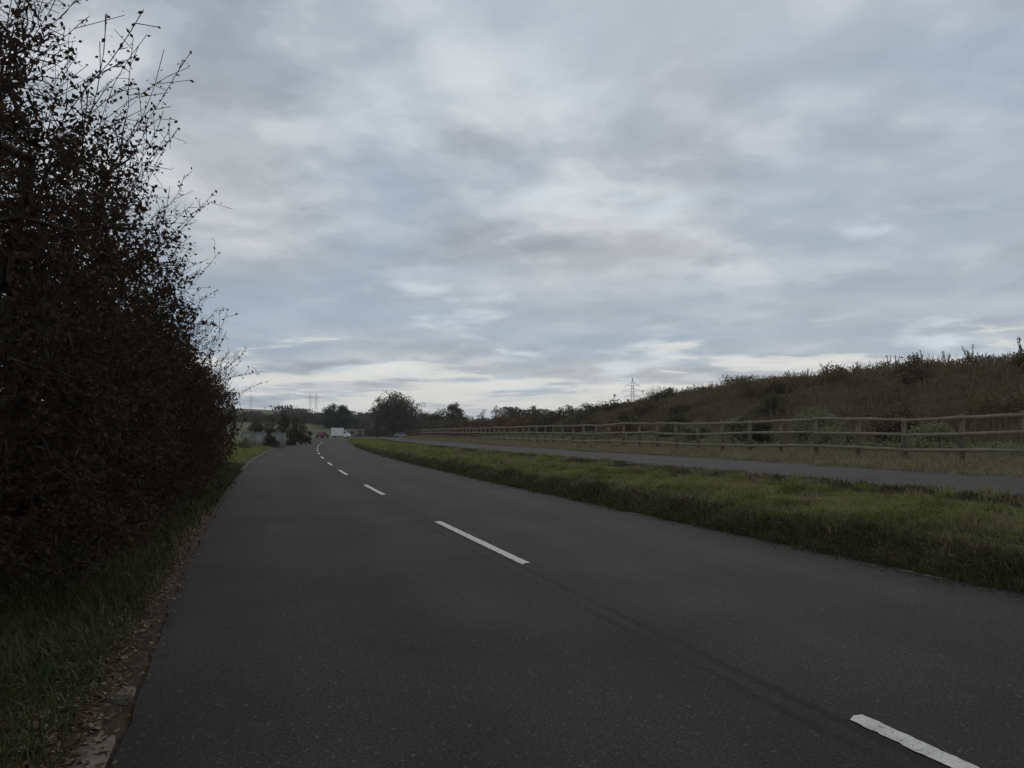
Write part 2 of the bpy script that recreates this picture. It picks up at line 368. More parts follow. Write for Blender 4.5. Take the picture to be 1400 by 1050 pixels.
HZ = np.array([0.6, 0.5, 0.35, 0.26, 0.18, 0.10, 0.045, -0.02, -0.10, -0.10, -0.03, 0.06, 0.24, 0.36, 0.44, 0.45, 0.47, 0.535, 0.535, 0.57, 0.68, 0.75, 1.15, 3.0, 4.45, 5.0, 5.1, 4.8, 4.0, 0.6, 0.5])
HFLAT = np.minimum(HZ, 0.75)
def wob(x, y, k):
    return np.sin(x * k + 1.3) * np.cos(y * k * 0.83 + 0.7) + 0.5 * np.sin(x * k * 2.3 + y * k * 1.7)
def height(s, d, x=None, y=None):
    s = np.asarray(s, float); d = np.asarray(d, float)
    if x is None: x, y = SD(s, d)
    full = np.interp(d, HD, HZ); flat = np.interp(d, HD, HFLAT)
    e = (1 - sstep(66, 132, s + 0.25 * np.clip(d - 36, 0, 60))) * (1 + 0.07 * sstep(24, 50, s))
    h = flat + (full - flat) * e
    far = sstep(128, 165, s)
    h = h * (1 - far) + far * -0.03
    rough = sstep(3.8, 4.6, np.abs(d)) * (1 - (sstep(6.9, 7.1, d) * (1 - sstep(12.2, 12.5, d))))
    h = h + rough * (0.040 * wob(x, y, 1.9) + 0.022 * wob(x + 4, y, 5.1)) * (1 - far)
    h = h + sstep(24, 36, d) * 0.14 * wob(x, y, 0.35) * e
    # rising fields on the far left
    h = h + 5.5 * sstep(225, 330, y) * sstep(-38, -85, x) + 17 * sstep(380, 720, y) * sstep(-85, -240, x)
    return h

def ground_at(x, y):
    """height under a world point"""
    s0 = float(np.interp(y, yy, gs))
    for _ in range(4):
        gx_, gy_, tx, ty = guide(s0); s0 += float((x - gx_) * tx + (y - gy_) * ty)
    gx_, gy_, tx, ty = guide(s0)
    return float(height(s0, float((x - gx_) * ty - (y - gy_) * tx), x, y))

# ------------------------------------------------------------------ ground sheet
sv = np.concatenate([np.arange(-38, -4, 2.0), np.arange(-4, 40, 0.4), np.arange(40, 90, 1.0), np.arange(90, 170, 2), np.arange(170, 400, 8), np.geomspace(400, 5800, 34)])
dv = np.concatenate([-np.geomspace(2600, 14, 30), np.arange(-13, -4.4, 0.6), np.arange(-4.4, -3.0, 0.1), np.linspace(-2.8, 3, 5),
                     np.arange(3.2, 7.3, 0.1), np.linspace(7.5, 12, 4), np.arange(12.1, 12.5, 0.1), np.arange(12.8, 40, 0.6), np.geomspace(41, 2600, 34)])
S, D = np.meshgrid(sv, dv, indexing='ij')
X, Y = SD(S, D); Z = height(S, D, X, Y)
n1, n2 = S.shape
idx = np.arange(n1 * n2).reshape(n1, n2)
Fg = np.stack([idx[:-1, :-1], idx[:-1, 1:], idx[1:, 1:], idx[1:, :-1]], -1).reshape(-1, 4)
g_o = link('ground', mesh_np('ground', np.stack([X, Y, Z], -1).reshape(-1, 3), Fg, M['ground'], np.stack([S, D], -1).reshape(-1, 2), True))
tag(g_o, kind='structure')

# ------------------------------------------------------------------ road
def strip(name, pts, cols, zfun, mat, jit=0.0, parent=None, kind='structure', step=None):
    """a sheet along a polyline; cols = offsets to the right"""
    pts = np.asarray(pts, float); t = np.gradient(pts, axis=0); t /= np.linalg.norm(t, axis=1)[:, None]
    nr = np.stack([t[:, 1], -t[:, 0]], 1)
    s = np.concatenate([[0], np.cumsum(np.linalg.norm(np.diff(pts, axis=0), axis=1))])
    off = np.tile(np.asarray(cols, float), (len(pts), 1))
    if jit:
        g = np.random.default_rng(5)
        for c in (0, -1):
            k = g.normal(size=len(pts)) * jit; k = np.convolve(k, [.25, .5, .25], 'same')
            off[:, c] += k + jit * .5 * np.sin(s * 0.37 + c)
    P = pts[:, None] + nr[:, None] * off[..., None]
    Zs = zfun(s[:, None] + 0 * off, off)
    V = np.concatenate([P, Zs[..., None]], -1).reshape(-1, 3)
    a_, b_ = off.shape; ix = np.arange(a_ * b_).reshape(a_, b_)
    F = np.stack([ix[:-1, :-1], ix[:-1, 1:], ix[1:, 1:], ix[1:, :-1]], -1).reshape(-1, 4)
    o = link(name, mesh_np(name, V, F, mat, np.stack([s[:, None] + 0 * off, off], -1).reshape(-1, 2), True), parent)
    if kind: tag(o, kind=kind)
    return o
HALF = 3.62; EDGE_L, EDGE_R = -3.46, 3.83
def smooth_poly(p, step):
    p = np.asarray(p, float)
    for _ in range(3):
        q = 0.75 * p[:-1] + 0.25 * p[1:]; r = 0.25 * p[:-1] + 0.75 * p[1:]
        p = np.vstack([p[:1], np.stack([q, r], 1).reshape(-1, 2), p[-1:]])
    l = np.concatenate([[0], np.cumsum(np.linalg.norm(np.diff(p, axis=0), axis=1))])
    t = np.arange(0, l[-1], step); return np.stack([np.interp(t, l, p[:, 0]), np.interp(t, l, p[:, 1])], 1)
sA = np.concatenate([np.arange(-36, -2, 1.0), np.arange(-2, 30, 0.25), np.arange(30, 146, 0.8)])
pa = np.stack(SD(sA, 0 * sA), 1)
pb = smooth_poly([pa[-1], (-36.8, 156), (-40, 171), (-41.5, 184), (-39.5, 193), (-34.5, 198.5), (-27, 201.5), (-17, 203.5), (0, 206), (30, 211), (90, 222), (260, 250)], 0.8)[1:]
road_pts = np.vstack([pa, pb])
camber = lambda s, d: 0.028 * (1 - (d / HALF) ** 2) + 0.006
road = strip('road', road_pts, [EDGE_L, -3.3, -2.6, -1.7, -0.8, 0, 0.8, 1.7, 2.6, 3.5, EDGE_R], camber, M['asphalt'], 0.035)

def road_piece(name, s0, s1, w0, off, mat, jit=0.004, lift=0.005, ds=0.08, taper=0.0, seed=0, wave=0.0, skew=0.0):
    """a thin painted or poured strip on the road, worn along its edges"""
    g = np.random.default_rng(seed)
    ss = np.arange(s0, s1 + ds * .5, ds); n = len(ss)
    wl = w0 / 2 + g.normal(size=n) * jit; wr = w0 / 2 + g.normal(size=n) * jit
    if taper:
        k = np.clip(1.0 + 3.2 * (np.convolve(g.random(n), np.ones(7) / 7, 'same') - 0.5) + 0.6 * (g.random(n) - .5), 0.03, 1.7); wl *= k; wr *= k
    c = off + wave * np.sin(ss * 2.1 + seed) + wave * 0.6 * np.sin(ss * 5.3 + seed)
    sl_ = ss.copy(); sr = ss.copy(); sl_[0] -= skew; sl_[-1] -= skew * 0.6
    dl, dr = c - wl, c + wr
    xl, yl = SD(sl_, dl); xm, ym = SD(ss, c); xr, yr = SD(sr, dr)
    V = np.stack([np.stack([xl, yl, camber(0, dl) + lift], 1), np.stack([xm, ym, camber(0, c) + lift + 0.001], 1), np.stack([xr, yr, camber(0, dr) + lift], 1)], 1).reshape(-1, 3)
    uv = np.stack([np.stack([ss, dl], 1), np.stack([ss, c], 1), np.stack([ss, dr], 1)], 1).reshape(-1, 2)
    ix = np.arange(3 * n).reshape(n, 3)
    F = np.vstack([np.stack([ix[:-1, k], ix[:-1, k + 1], ix[1:, k + 1], ix[1:, k]], 1) for k in (0, 1)])
    return link(name, mesh_np(name, V, F, mat, uv), road)
# centre-line dashes at the places they have along the road (start, end in metres)
for i, (s0, s1) in enumerate([(0.1, 4.36), (9.35, 13.7), (19.5, 23.0), (28.5, 32.2), (36.7, 40.1), (45.6, 49.4), (54.6, 58.4), (63.6, 67.4), (72.6, 76.4),
                              (81.6, 85.4), (90.6, 94.4), (99.6, 103.4), (108.6, 112.4), (117.6, 121.4), (126.6, 130.4)]):
    road_piece('centre_dash', s0, s1, 0.115, 0.0, M['marking'], 0.0035, 0.005, 0.035 if s0 < 15 else 0.3, 0, i + 3, 0, 0.07)
road_piece('tar_seam', 2.6, 4.9, 0.035, 1.95, M['seam'], 0.012, 0.003, 0.04, 1, 25, 0.02)
# pale worn strips at the right-hand edge of the tarmac
for i, (s0, s1, wd) in enumerate([(4.0, 5.9, 0.045), (7.2, 8.0, 0.03), (13.0, 14.3, 0.09), (17.4, 18.4, 0.05)]):
    road_piece('worn_edge_strip', s0, s1, wd, 3.68, M['stone'], 0.012, 0.006, 0.05, 1, 40 + i, 0.012)

# footpath
ps = np.arange(-34, 142, 0.7)
path_off = np.array([7.2, 7.6, 8.8, 9.65, 10.5, 11.7, 12.1])
pp = np.stack(SD(ps, 0 * ps), 1)
def path_z(s, d):
    real = s - 34
    return (0.56 + 0.012 * np.sin(real * 0.3)) * (1 - sstep(128, 165, real)) + 0.02 * sstep(128, 165, real)
path = strip('footpath', pp, path_off, path_z, M['path_asphalt'], 0.06)
def beam_between(name, a_, b_, wd, ht, mat, parent, mesh=None):
    a_ = Vector(a_); b_ = Vector(b_); d_ = b_ - a_
    o = link(name, mesh, parent)
    o.location = a_; o.rotation_euler = d_.to_track_quat('X', 'Z').to_euler(); o.scale = (d_.length, 1, 1)
    return o
stone_me = mesh_np('kerb_stone', *join([box_vf(0.0, 0.985, -0.065, 0.065, -0.20, 0.0), box_vf(0.004, 0.981, -0.058, 0.058, 0.0005, 0.007)]), M['stone'])
for s0 in (13.5, 16.2, 17.2, 22.0, 27.5):
    x0, y0 = SD(s0, 7.10); x1, y1 = SD(s0 + 0.95, 7.10)
    beam_between('edging_stone', (x0, y0, 0.565), (x1, y1, 0.565), .1, .2, M['stone'], path, stone_me)
# kerb
kerb = link('kerb', None); tag(kerb, kind='structure')
for i, s0 in enumerate([3.5, 4.42, 5.85] + [32 + 0.92 * k for k in range(44)]):
    ln = 0.24 if i == 2 else 0.9
    x0, y0 = SD(s0, -3.545 + random.uniform(-.012, .012)); x1, y1 = SD(s0 + ln, -3.545 + random.uniform(-.012, .012))
    z0 = 0.022 + random.uniform(-.004, .004) if s0 < 30 else 0.10 + random.uniform(-.01, .01)
    beam_between('kerb_stone', (x0, y0, z0), (x1, y1, z0), .1, .2, M['stone'], kerb, stone_me)
# lay-by at the outside of the bend
lay = strip('lay_by', smooth_poly([(-50, 187), (-49.5, 195), (-44, 201.5), (-35, 205.5), (-22, 207.5)], 1.0), [-3.2, 0, 3.0], lambda s, d: 0.012 + 0 * s, M['path_asphalt'], 0.1)

# ------------------------------------------------------------------ grass
def blades(name, s, d, hgt, wid, lean, mat, label=None, cat=None, zoff=0.0, g=None):
    g = g or rng; n = len(s)
    x, y = SD(s, d); z = height(s, d, x, y) + zoff - 0.01
    P = np.stack([x, y, z], 1)
    az = g.random(n) * 2 * np.pi; side = np.stack([np.cos(az), np.sin(az), 0 * az], 1) * (wid / 2)[:, None]
    ln = g.normal(size=(n, 2)) * (lean * hgt)[:, None]
    mid = P + np.stack([ln[:, 0] * .35, ln[:, 1] * .35, hgt * .6], 1)
    tip = P + np.stack([ln[:, 0], ln[:, 1], hgt * (1 - 0.25 * np.clip(np.hypot(ln[:, 0], ln[:, 1]) / hgt, 0, 1.5))], 1)
    V = np.stack([P - side, P + side, mid + side * .8, mid - side * .8, tip], 1).reshape(-1, 3)
    b5 = np.arange(n)[:, None] * 5
    F = np.vstack([b5 + np.array([[0, 1, 2]]), b5 + np.array([[0, 2, 3]]), b5 + np.array([[3, 2, 4]])])
    o = link(name, mesh_np(name, V, F, mat)); tag(o, label, cat, kind='stuff'); return o
def scatter(n, s0, s1, d0, d1, power=1.0, g=None):
    g = g or rng
    u = g.random(n) ** power; return s0 + (s1 - s0) * u, d0 + (d1 - d0) * g.random(n)
def tuft(s, d, k=0.9, f=2.0):
    """keep more blades where a wandering noise is high"""
    v = 0.5 + 0.33 * wob(s * 1.0 + 3, d * 1.7, f) ; keep = rng.random(len(s)) < np.clip(k * (0.35 + v), 0, 1)
    return s[keep], d[keep]
# green verge between road and path
s, d = scatter(170000, 2, 60, 4.0, 6.5, 1.7); k = rng.random(len(s)) < np.clip((d - 4.14 - 0.14 * wob(s, s * .6, 0.9) + 0.16 * sstep(18, 45, s)) / 0.22, 0.06, 1); s, d = tuft(s[k], d[k])
hg = (0.05 + 0.10 * rng.random(len(s))) * (0.55 + 0.6 * np.clip(wob(s, d, 1.3) + .5, 0, 1.6))
blades('verge_grass', s, d, hg, 0.006 + 0.0003 * s + 0.005 * rng.random(len(s)), 0.85, M['grass'], 'short green grass on the verge between road and footpath', 'grass')
s, d = scatter(60000, 55, 150, 4.0, 6.8, 1.2)
blades('verge_grass', s, d, 0.09 + 0.12 * rng.random(len(s)), 0.02 + 0.02 * rng.random(len(s)), 0.5, M['grass'], 'green verge grass running on towards the bend', 'grass')
# ragged dark growth along the road edge
s, d = scatter(66000, 2, 90, 3.74, 4.40, 1.9); k = d < 4.40 - 0.30 * sstep(15, 50, s) + 0.10 * wob(s, s * .6, 0.9); s, d = tuft(s[k], d[k], 0.85, 3.1)
blades('edge_grass', s, d, 0.07 + 0.17 * rng.random(len(s)), 0.007 + 0.0004 * s, 0.75, M['rough_grass'], 'ragged dark grass hanging over the road edge of the verge', 'grass')
def clumps(name, n, per, s0, s1, d0, d1, hgt, rad, mat, label, power=1.5):
    cs, cd = scatter(n, s0, s1, d0, d1, power); size = 0.4 + 0.9 * rng.random(n)
    s = np.repeat(cs, per) + rng.normal(size=n * per) * rad * np.repeat(size, per); d = np.repeat(cd, per) + rng.normal(size=n * per) * rad * np.repeat(size, per)
    blades(name, s, d, hgt * (0.4 + 0.6 * rng.random(n * per)) * np.repeat(size, per), 0.006 + 0.0004 * s, 0.75, mat, label, 'grass')
clumps('path_edge_tufts', 420, 45, 6, 110, 7.0, 7.45, 0.13, 0.10, M['mud_grass'], 'ragged tufts growing over the near edge of the footpath')
clumps('path_edge_tufts', 420, 45, 6, 110, 11.7, 12.4, 0.20, 0.10, M['dry_grass'], 'ragged pale tufts growing over the far edge of the footpath')
clumps('grass_tufts', 420, 70, 3, 70, 4.2, 7.2, 0.26, 0.07, M['grass'], 'longer green tufts standing out of the verge between road and path')
clumps('dead_grass_tufts', 320, 60, 3, 60, 4.1, 7.3, 0.24, 0.09, M['dry_grass'], 'straw coloured dead tufts in the verge between road and path')
clumps('edge_tufts', 330, 50, 3, 70, 3.66, 4.25, 0.22, 0.07, M['rough_grass'], 'dark tufts leaning over the edge of the tarmac')
# rough tufts by the path
s, d = scatter(26000, 6, 110, 6.3, 7.25, 1.4); s, d = tuft(s, d, 0.7, 2.6)
blades('tussock_grass', s, d, 0.05 + 0.14 * rng.random(len(s)), 0.010 + 0.0005 * s, 0.6, M['mud_grass'], 'brownish tufted grass along the near edge of the footpath', 'grass')
# dry grass between path and fence and behind it
s, d = scatter(90000, 8, 140, 12.0, 17.0, 1.3); s, d = tuft(s, d, 0.9, 1.7)
blades('dry_grass', s, d, (0.06 + 0.22 * rng.random(len(s)) ** 2) * (0.7 + 0.5 * np.clip(wob(s, d, 1.1) + .4, 0, 1.6)), 0.012 + 0.0006 * s, 0.6, M['dry_grass'], 'pale dry grass at the foot of the post and rail fence', 'grass')
# left verge
s, d = scatter(70000, 3.0, 11, -6.8, -3.62, 1.0); k = rng.random(len(s)) < np.clip((-3.57 - d + 0.10 * wob(s, d, 2.7)) / 0.25, 0.08, 1); s, d = tuft(s[k], d[k], 0.75, 3)
blades('hedge_foot_grass', s, d, 0.06 + 0.15 * rng.random(len(s)), 0.005 + 0.005 * rng.random(len(s)), 0.55, M['shade_tinted_grass'], 'green grass at the foot of the tall hedge, coloured darker for its shade', 'grass')
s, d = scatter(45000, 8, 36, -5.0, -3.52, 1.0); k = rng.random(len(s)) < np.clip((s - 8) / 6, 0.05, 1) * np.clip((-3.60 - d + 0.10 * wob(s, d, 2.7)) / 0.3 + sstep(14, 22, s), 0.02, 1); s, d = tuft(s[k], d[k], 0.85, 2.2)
blades('hedge_foot_grass', s, d, 0.08 + 0.2 * rng.random(len(s)), 0.009 + 0.006 * rng.random(len(s)), 0.6, M['shade_tinted_grass'], 'narrow strip of grass between hedge and tarmac', 'grass')
s, d = scatter(30000, 31, 100, -9.5, -3.85, 1.2)
blades('verge_grass', s, d, 0.08 + 0.14 * rng.random(len(s)), 0.025 + 0.02 * rng.random(len(s)), 0.5, M['grass'], 'grass on the left verge behind the kerb stones', 'grass')
# fallen leaves
def flat_leaves(name, s, d, size, mat, label, lift=0.015):
    n = len(s); x, y = SD(s, d)
    z = np.where(np.abs(d) < 3.6, camber(0, d), height(s, d, x, y)) + lift + 0.012 * rng.random(n)
    az = rng.random(n) * 2 * np.pi; u = np.stack([np.cos(az), np.sin(az), rng.normal(size=n) * .25], 1); v = np.stack([-np.sin(az), np.cos(az), rng.normal(size=n) * .25], 1)
    P = np.stack([x, y, z], 1); sz = size[:, None]
    V = np.stack([P - u * sz * .5, P + v * sz * .33, P + u * sz * .5 + [0, 0, .006], P - v * sz * .33], 1).reshape(-1, 3)
    tag(link(name, mesh_np(name, V, np.arange(4 * n).reshape(n, 4), mat)), label, 'leaves', kind='stuff')
n = 9000
s = 3.2 + 13 * rng.random(n) ** 1.3; d = -3.74 + 0.13 * rng.normal(size=n)
k = d < -3.42 + 0.25 * (rng.random(n) ** 4); s, d = s[k], d[k]
flat_leaves('fallen_leaves', s, d, 0.018 + 0.03 * rng.random(len(s)), M['fallen'], 'brown fallen leaves along the left road edge')

n = 3800
s = 4 + 45 * rng.random(n) ** 1.8; d = 3.82 - np.abs(0.16 * rng.normal(size=n)) + 0.05 * wob(s, s * .7, 1.1)
flat_leaves('edge_debris', s, d, (0.012 + 0.035 * rng.random(n)) * (1 + s / 40), M['mud_grass'], 'dark mud crumbs and dead leaves along the right road edge', 0.004)
n = 260
s = 4 + 40 * rng.random(n) ** 1.5; d = 3.9 + 1.5 * rng.random(n)
flat_leaves('blown_leaves', s, d, 0.03 + 0.04 * rng.random(n), M['fallen'], 'brown leaves blown into the right verge grass', 0.10)

# ------------------------------------------------------------------ hedge and trees
def wire_bush(seed, H, ra, rb, npts, twigs, per_twig, leaf, shoots, stems=7, overhang=0.0, low=0.03):
    """twiggy shrub: nodes joined to the nearest older node, twigs on nodes, leaves on twigs"""
    g = np.random.default_rng(seed)
    nodes, par = [], []
    for i in range(stems):
        a_ = g.random() * 6.28; p = np.array([0.45 * math.cos(a_), 0.45 * math.sin(a_) * 1.2, 0.0]) * g.random(); d_ = np.array([math.cos(a_) * .28, math.sin(a_) * .28, 1.0])
        last = -1
        for k in range(6):
            nodes.append(p.copy()); par.append(last); last = len(nodes) - 1
            p = p + d_ * H * 0.1 + g.normal(size=3) * 0.05
    t = low + (1 - low) * g.random(npts) ** 1.12
    prof = np.interp(t, [0, .12, .35, .6, .8, 1.0], [.66, .84, .98, .98, .76, .30])
    an = g.random(npts) * 2 * np.pi
    lump = 1 + 0.16 * np.sin(3 * an + seed) * np.sin(6 * t + seed) + 0.10 * np.sin(5 * an + 9 * t)
    rr = g.random(npts) ** 0.42 * prof * lump
    pts = np.stack([np.cos(an) * rr * ra, np.sin(an) * rr * rb, t * H], 1)
    order = np.argsort(np.linalg.norm(pts * [1, 1, 0.7], axis=1)); pts = pts[order]
    A = np.zeros((len(nodes) + 2 * npts, 3)); A[:len(nodes)] = nodes; cnt = len(nodes)
    for p in pts:
        dd = A[:cnt] - p; q = (dd ** 2).sum(1) + 0.5 * np.clip(dd[:, 2], 0, None) ** 2
        j = int(q.argmin())
        if q[j] > 0.25:
            A[cnt] = (A[j] + p) / 2 + g.normal(size=3) * 0.05; par.append(j); j = cnt; cnt += 1
        A[cnt] = p; par.append(j); cnt += 1
    A = A[:cnt]; par = np.array(par)
    tips = np.ones(cnt)
    for i in range(cnt - 1, -1, -1):
        if par[i] >= 0: tips[par[i]] += tips[i]
    rad = np.clip(0.0030 * tips ** 0.5, 0.0025, 0.09)
    k = par >= 0
    br = tubes(A[par[k]], A[k], np.minimum(rad[par[k]], rad[k] * 1.6), rad[k], 4)
    st = stems * 6
    node_i = np.repeat(np.arange(st, cnt), twigs); nn = len(node_i)
    out = A[node_i] * [1, 1, 0.0]; out /= np.linalg.norm(out, axis=1)[:, None] + 1e-6
    dr = g.normal(size=(nn, 3)) * 0.8 + out * 0.45 + [0, 0, 0.35]; dr /= np.linalg.norm(dr, axis=1)[:, None]
    ln = 0.12 + 0.28 * g.random(nn)
    T0 = A[node_i]; T1 = T0 + dr * ln[:, None]
    # long shoots sticking out of the top and the sides
    if shoots:
        top = np.argsort(-(A[:, 2] / H + 0.55 * np.hypot(A[:, 0] / ra, A[:, 1] / rb)) + 0.5 * g.random(cnt))[:shoots * 3]
        si = g.choice(top, shoots, replace=False)
        o2 = A[si] * [1, 1, 0]; o2 /= np.linalg.norm(o2, axis=1)[:, None] + 1e-6
        d2 = o2 * 0.55 + g.normal(size=(shoots, 3)) * 0.28 + [0, 0, 0.85]; d2 /= np.linalg.norm(d2, axis=1)[:, None]
        q0 = A[si]; sl0, sl1, lv = [], [], []
        L_ = 0.5 + 0.8 * g.random(shoots)
        for k_ in range(5):
            q1 = q0 + d2 * (L_ / 5)[:, None]; sl0.append(q0); sl1.append(q1)
            for _ in range(5): lv.append(q0 + (q1 - q0) * g.random((shoots, 1)) + g.normal(size=(shoots, 3)) * 0.018)
            side = q0 + (q1 - q0) * .5; s1 = side + (g.normal(size=(shoots, 3)) * .6 + d2 * .6) * 0.16
            sl0.append(side); sl1.append(s1); lv += [s1 + g.normal(size=(shoots, 3)) * .015, side * .5 + s1 * .5 + g.normal(size=(shoots, 3)) * .015]
            q0 = q1; d2 = d2 + g.normal(size=(shoots, 3)) * 0.10; d2 /= np.linalg.norm(d2, axis=1)[:, None]
        lv = np.vstack(lv); lv = lv[g.random(len(lv)) < 0.8]
        sh = tubes(np.vstack(sl0), np.vstack(sl1), 0.0035, 0.0028, 3)
    kt = g.random(nn) > 0.6 * sstep(0.6, 0.95, T0[:, 2] / H); tw = tubes(T0[kt], T1[kt], 0.0032, 0.0018, 3)
    u = g.random((nn, per_twig))[..., None]
    LP = (T0[:, None] + (T1 - T0)[:, None] * (0.15 + 0.9 * u) + g.normal(size=(nn, per_twig, 3)) * 0.022).reshape(-1, 3)
    LP = LP[(LP[:, 2] > 0.03) & (g.random(len(LP)) > 0.86 * sstep(0.60, 0.92, LP[:, 2] / H))]
    parts = [leaves(LP, leaf * (0.55 + 0.9 * g.random(len(LP))), 0.2, 0.62, g)]
    stemsV = [br, ]
    if shoots: parts.append(leaves(lv, leaf * (0.5 + 0.6 * g.random(len(lv))), 0.2, 0.62, g))
    bv, bf = join(stemsV)
    # 3-sided tubes are quads as well, so everything joins
    tv, tf = join([tw] + ([sh] if shoots else []))
    return (bv, bf), (tv, tf), join(parts)

protos = []
specs = [(11, 4.85, 1.75, 2.2, 2300, 3, 10, 0.046, 130), (12, 4.5, 1.7, 2.2, 2100, 3, 10, 0.048, 80), (13, 3.8, 1.7, 2.3, 1600, 3, 10, 0.054, 60), (14, 3.5, 1.7, 2.4, 1300, 3, 9, 0.060, 80)]
for sp_ in specs:
    b_, t_, l_ = wire_bush(*sp_)
    protos.append([mesh_np('branches', *b_, M['bark']), mesh_np('twigs', *t_, M['twig']), mesh_np('foliage', *l_, M['hawthorn'])])
hedge_spec = [ # s, d, proto, scale, rot, label
    (8.3, -5.35, 0, 1.00, 0.0, 'tallest dark hawthorn bush with long leafy shoots at the grassy end of the hedge'),
    (11.4, -5.27, 1, 1.02, 0.0, 'dark hawthorn bush second along the hedge from its grassy end'),
    (14.6, -5.22, 2, 1.04, 0.0, 'brown leaved hawthorn bush third along the hedge from its grassy end'),
    (18.0, -5.22, 3, 1.05, 0.0, 'hawthorn bush fourth along the hedge, twigs leaning over the road'),
    (21.3, -5.25, 2, 0.98, 3.1, 'hawthorn bush fifth along the hedge, between two rounded neighbours'),
    (24.6, -5.22, 3, 1.00, 3.2, 'hawthorn bush sixth along the hedge, thin twigs at its top'),
    (27.9, -5.25, 2, 0.93, 0.2, 'hawthorn bush last but one along the roadside hedge'),
    (31.2, -5.4, 3, 0.86, 0.1, 'low hawthorn bush ending the hedge before the open verge'),
    (9.8, -8.4, 2, 1.05, 1.5, 'hawthorn bush behind the tallest bush at the grassy hedge end'),
    (14.0, -8.6, 3, 1.08, 1.2, 'hawthorn bush in the rear row of the hedge'),
]
for s, d, pi_, sc, rz, lab in hedge_spec:
    x, y = SD(s, d); z = float(height(s, d)) - 0.05
    root = link('hawthorn_bush', None, None, (float(x), float(y), z), (0, 0, heading(s) - math.pi / 2 + rz), (sc, sc, sc))
    tag(root, lab, 'bush', 'hawthorn bushes of the roadside hedge')
    for nm, me in zip(('branches', 'twigs', 'foliage'), protos[pi_]): link(nm, me, root)

def make_tree(seed, H, rx, trunk_h, clumps, per, leaf, spread, sparse=0.0, shape='round'):
    """trunk, limbs to each clump and leaf scatter round the limb ends"""
    g = np.random.default_rng(seed)
    cs = []
    while len(cs) < clumps:
        p = g.uniform(-1, 1, 3); r = np.linalg.norm(p)
        if r > 1 or r < 0.25: continue
        if shape == 'bush': p[2] = abs(p[2]) * 1.0 if g.random() < .8 else p[2] * .3
        cs.append(p)
    cs = np.array(cs)
    lo = trunk_h if shape != 'bush' else 0.0
    if shape == 'bush': cz = 0.12 * H + cs[:, 2] * 0.82 * H
    else: cz = lo + (cs[:, 2] * .5 + .5) * (H - lo) * 0.93
    cz = np.clip(cz, 0.08 * H, H)
    Cn = np.stack([cs[:, 0] * rx * .92, cs[:, 1] * rx * .92, cz], 1)
    fork = np.array([[0, 0, max(0.25 * H, lo * 0.9) if shape != 'bush' else 0.12 * H]])
    rt = 0.024 * H
    tv = [tubes([[0, 0, -0.3]], [[0, 0, fork[0, 2] * .5]], rt * 1.3, rt, 7), tubes([[0, 0, fork[0, 2] * .5]], fork, rt, rt * .85, 7)]
    for p in Cn:
        m_ = fork[0] * .55 + p * .45 + g.normal(size=3) * 0.06 * H; m_[2] = max(m_[2], fork[0, 2])
        tv.append(tubes(fork, [m_], rt * .5, rt * .28, 5)); tv.append(tubes([m_], [p], rt * .28, rt * .10, 4))
        e_ = p + (g.normal(size=(4, 3)) * .55 + [0, 0, .3]) * spread * .75
        tv.append(tubes(np.repeat([p], 4, 0), e_, rt * .10, rt * .03, 3))
    n = clumps * per
    c = np.repeat(Cn, per, 0); k = g.normal(size=(n, 3)); k /= np.linalg.norm(k, axis=1)[:, None]
    P = c + k * (spread * np.repeat(0.7 + 0.6 * g.random(clumps), per)[:, None]) * (g.random((n, 1)) ** 0.45) * [1, 1, .8]
    P = P[(P[:, 2] > 0.02) & (g.random(n) > sparse)]
    lf = leaves(P, leaf * (0.6 + 0.8 * g.random(len(P))), 0.1, 0.6, g)
    return join(tv), lf
def add_tree(name, label, cat, x, y, H, rx, seed, mat, clumps=40, per=120, leaf=0.3, spread=None, trunk=0.25, sparse=0, shape='round', group=None, z=None):
    (tv, tf), (lv, lf) = make_tree(seed, H, rx, trunk * H, clumps, per, leaf, spread or rx * .38, sparse, shape)
    z = ground_at(x, y) if z is None else z
    r_ = link(name, None, None, (x, y, z)); tag(r_, label, cat, group)
    link('trunk' if shape != 'bush' else 'stems', mesh_np('trunk', tv, tf, M['bark']), r_)
    link('crown', mesh_np('crown', lv, lf, mat), r_)
    return r_
def at_px(u, Y): return (u - 700) / F_PX * Y
def top_h(v, Y, x): return (HORIZON - v) / F_PX * Y + CAM_H - ground_at(x, Y)
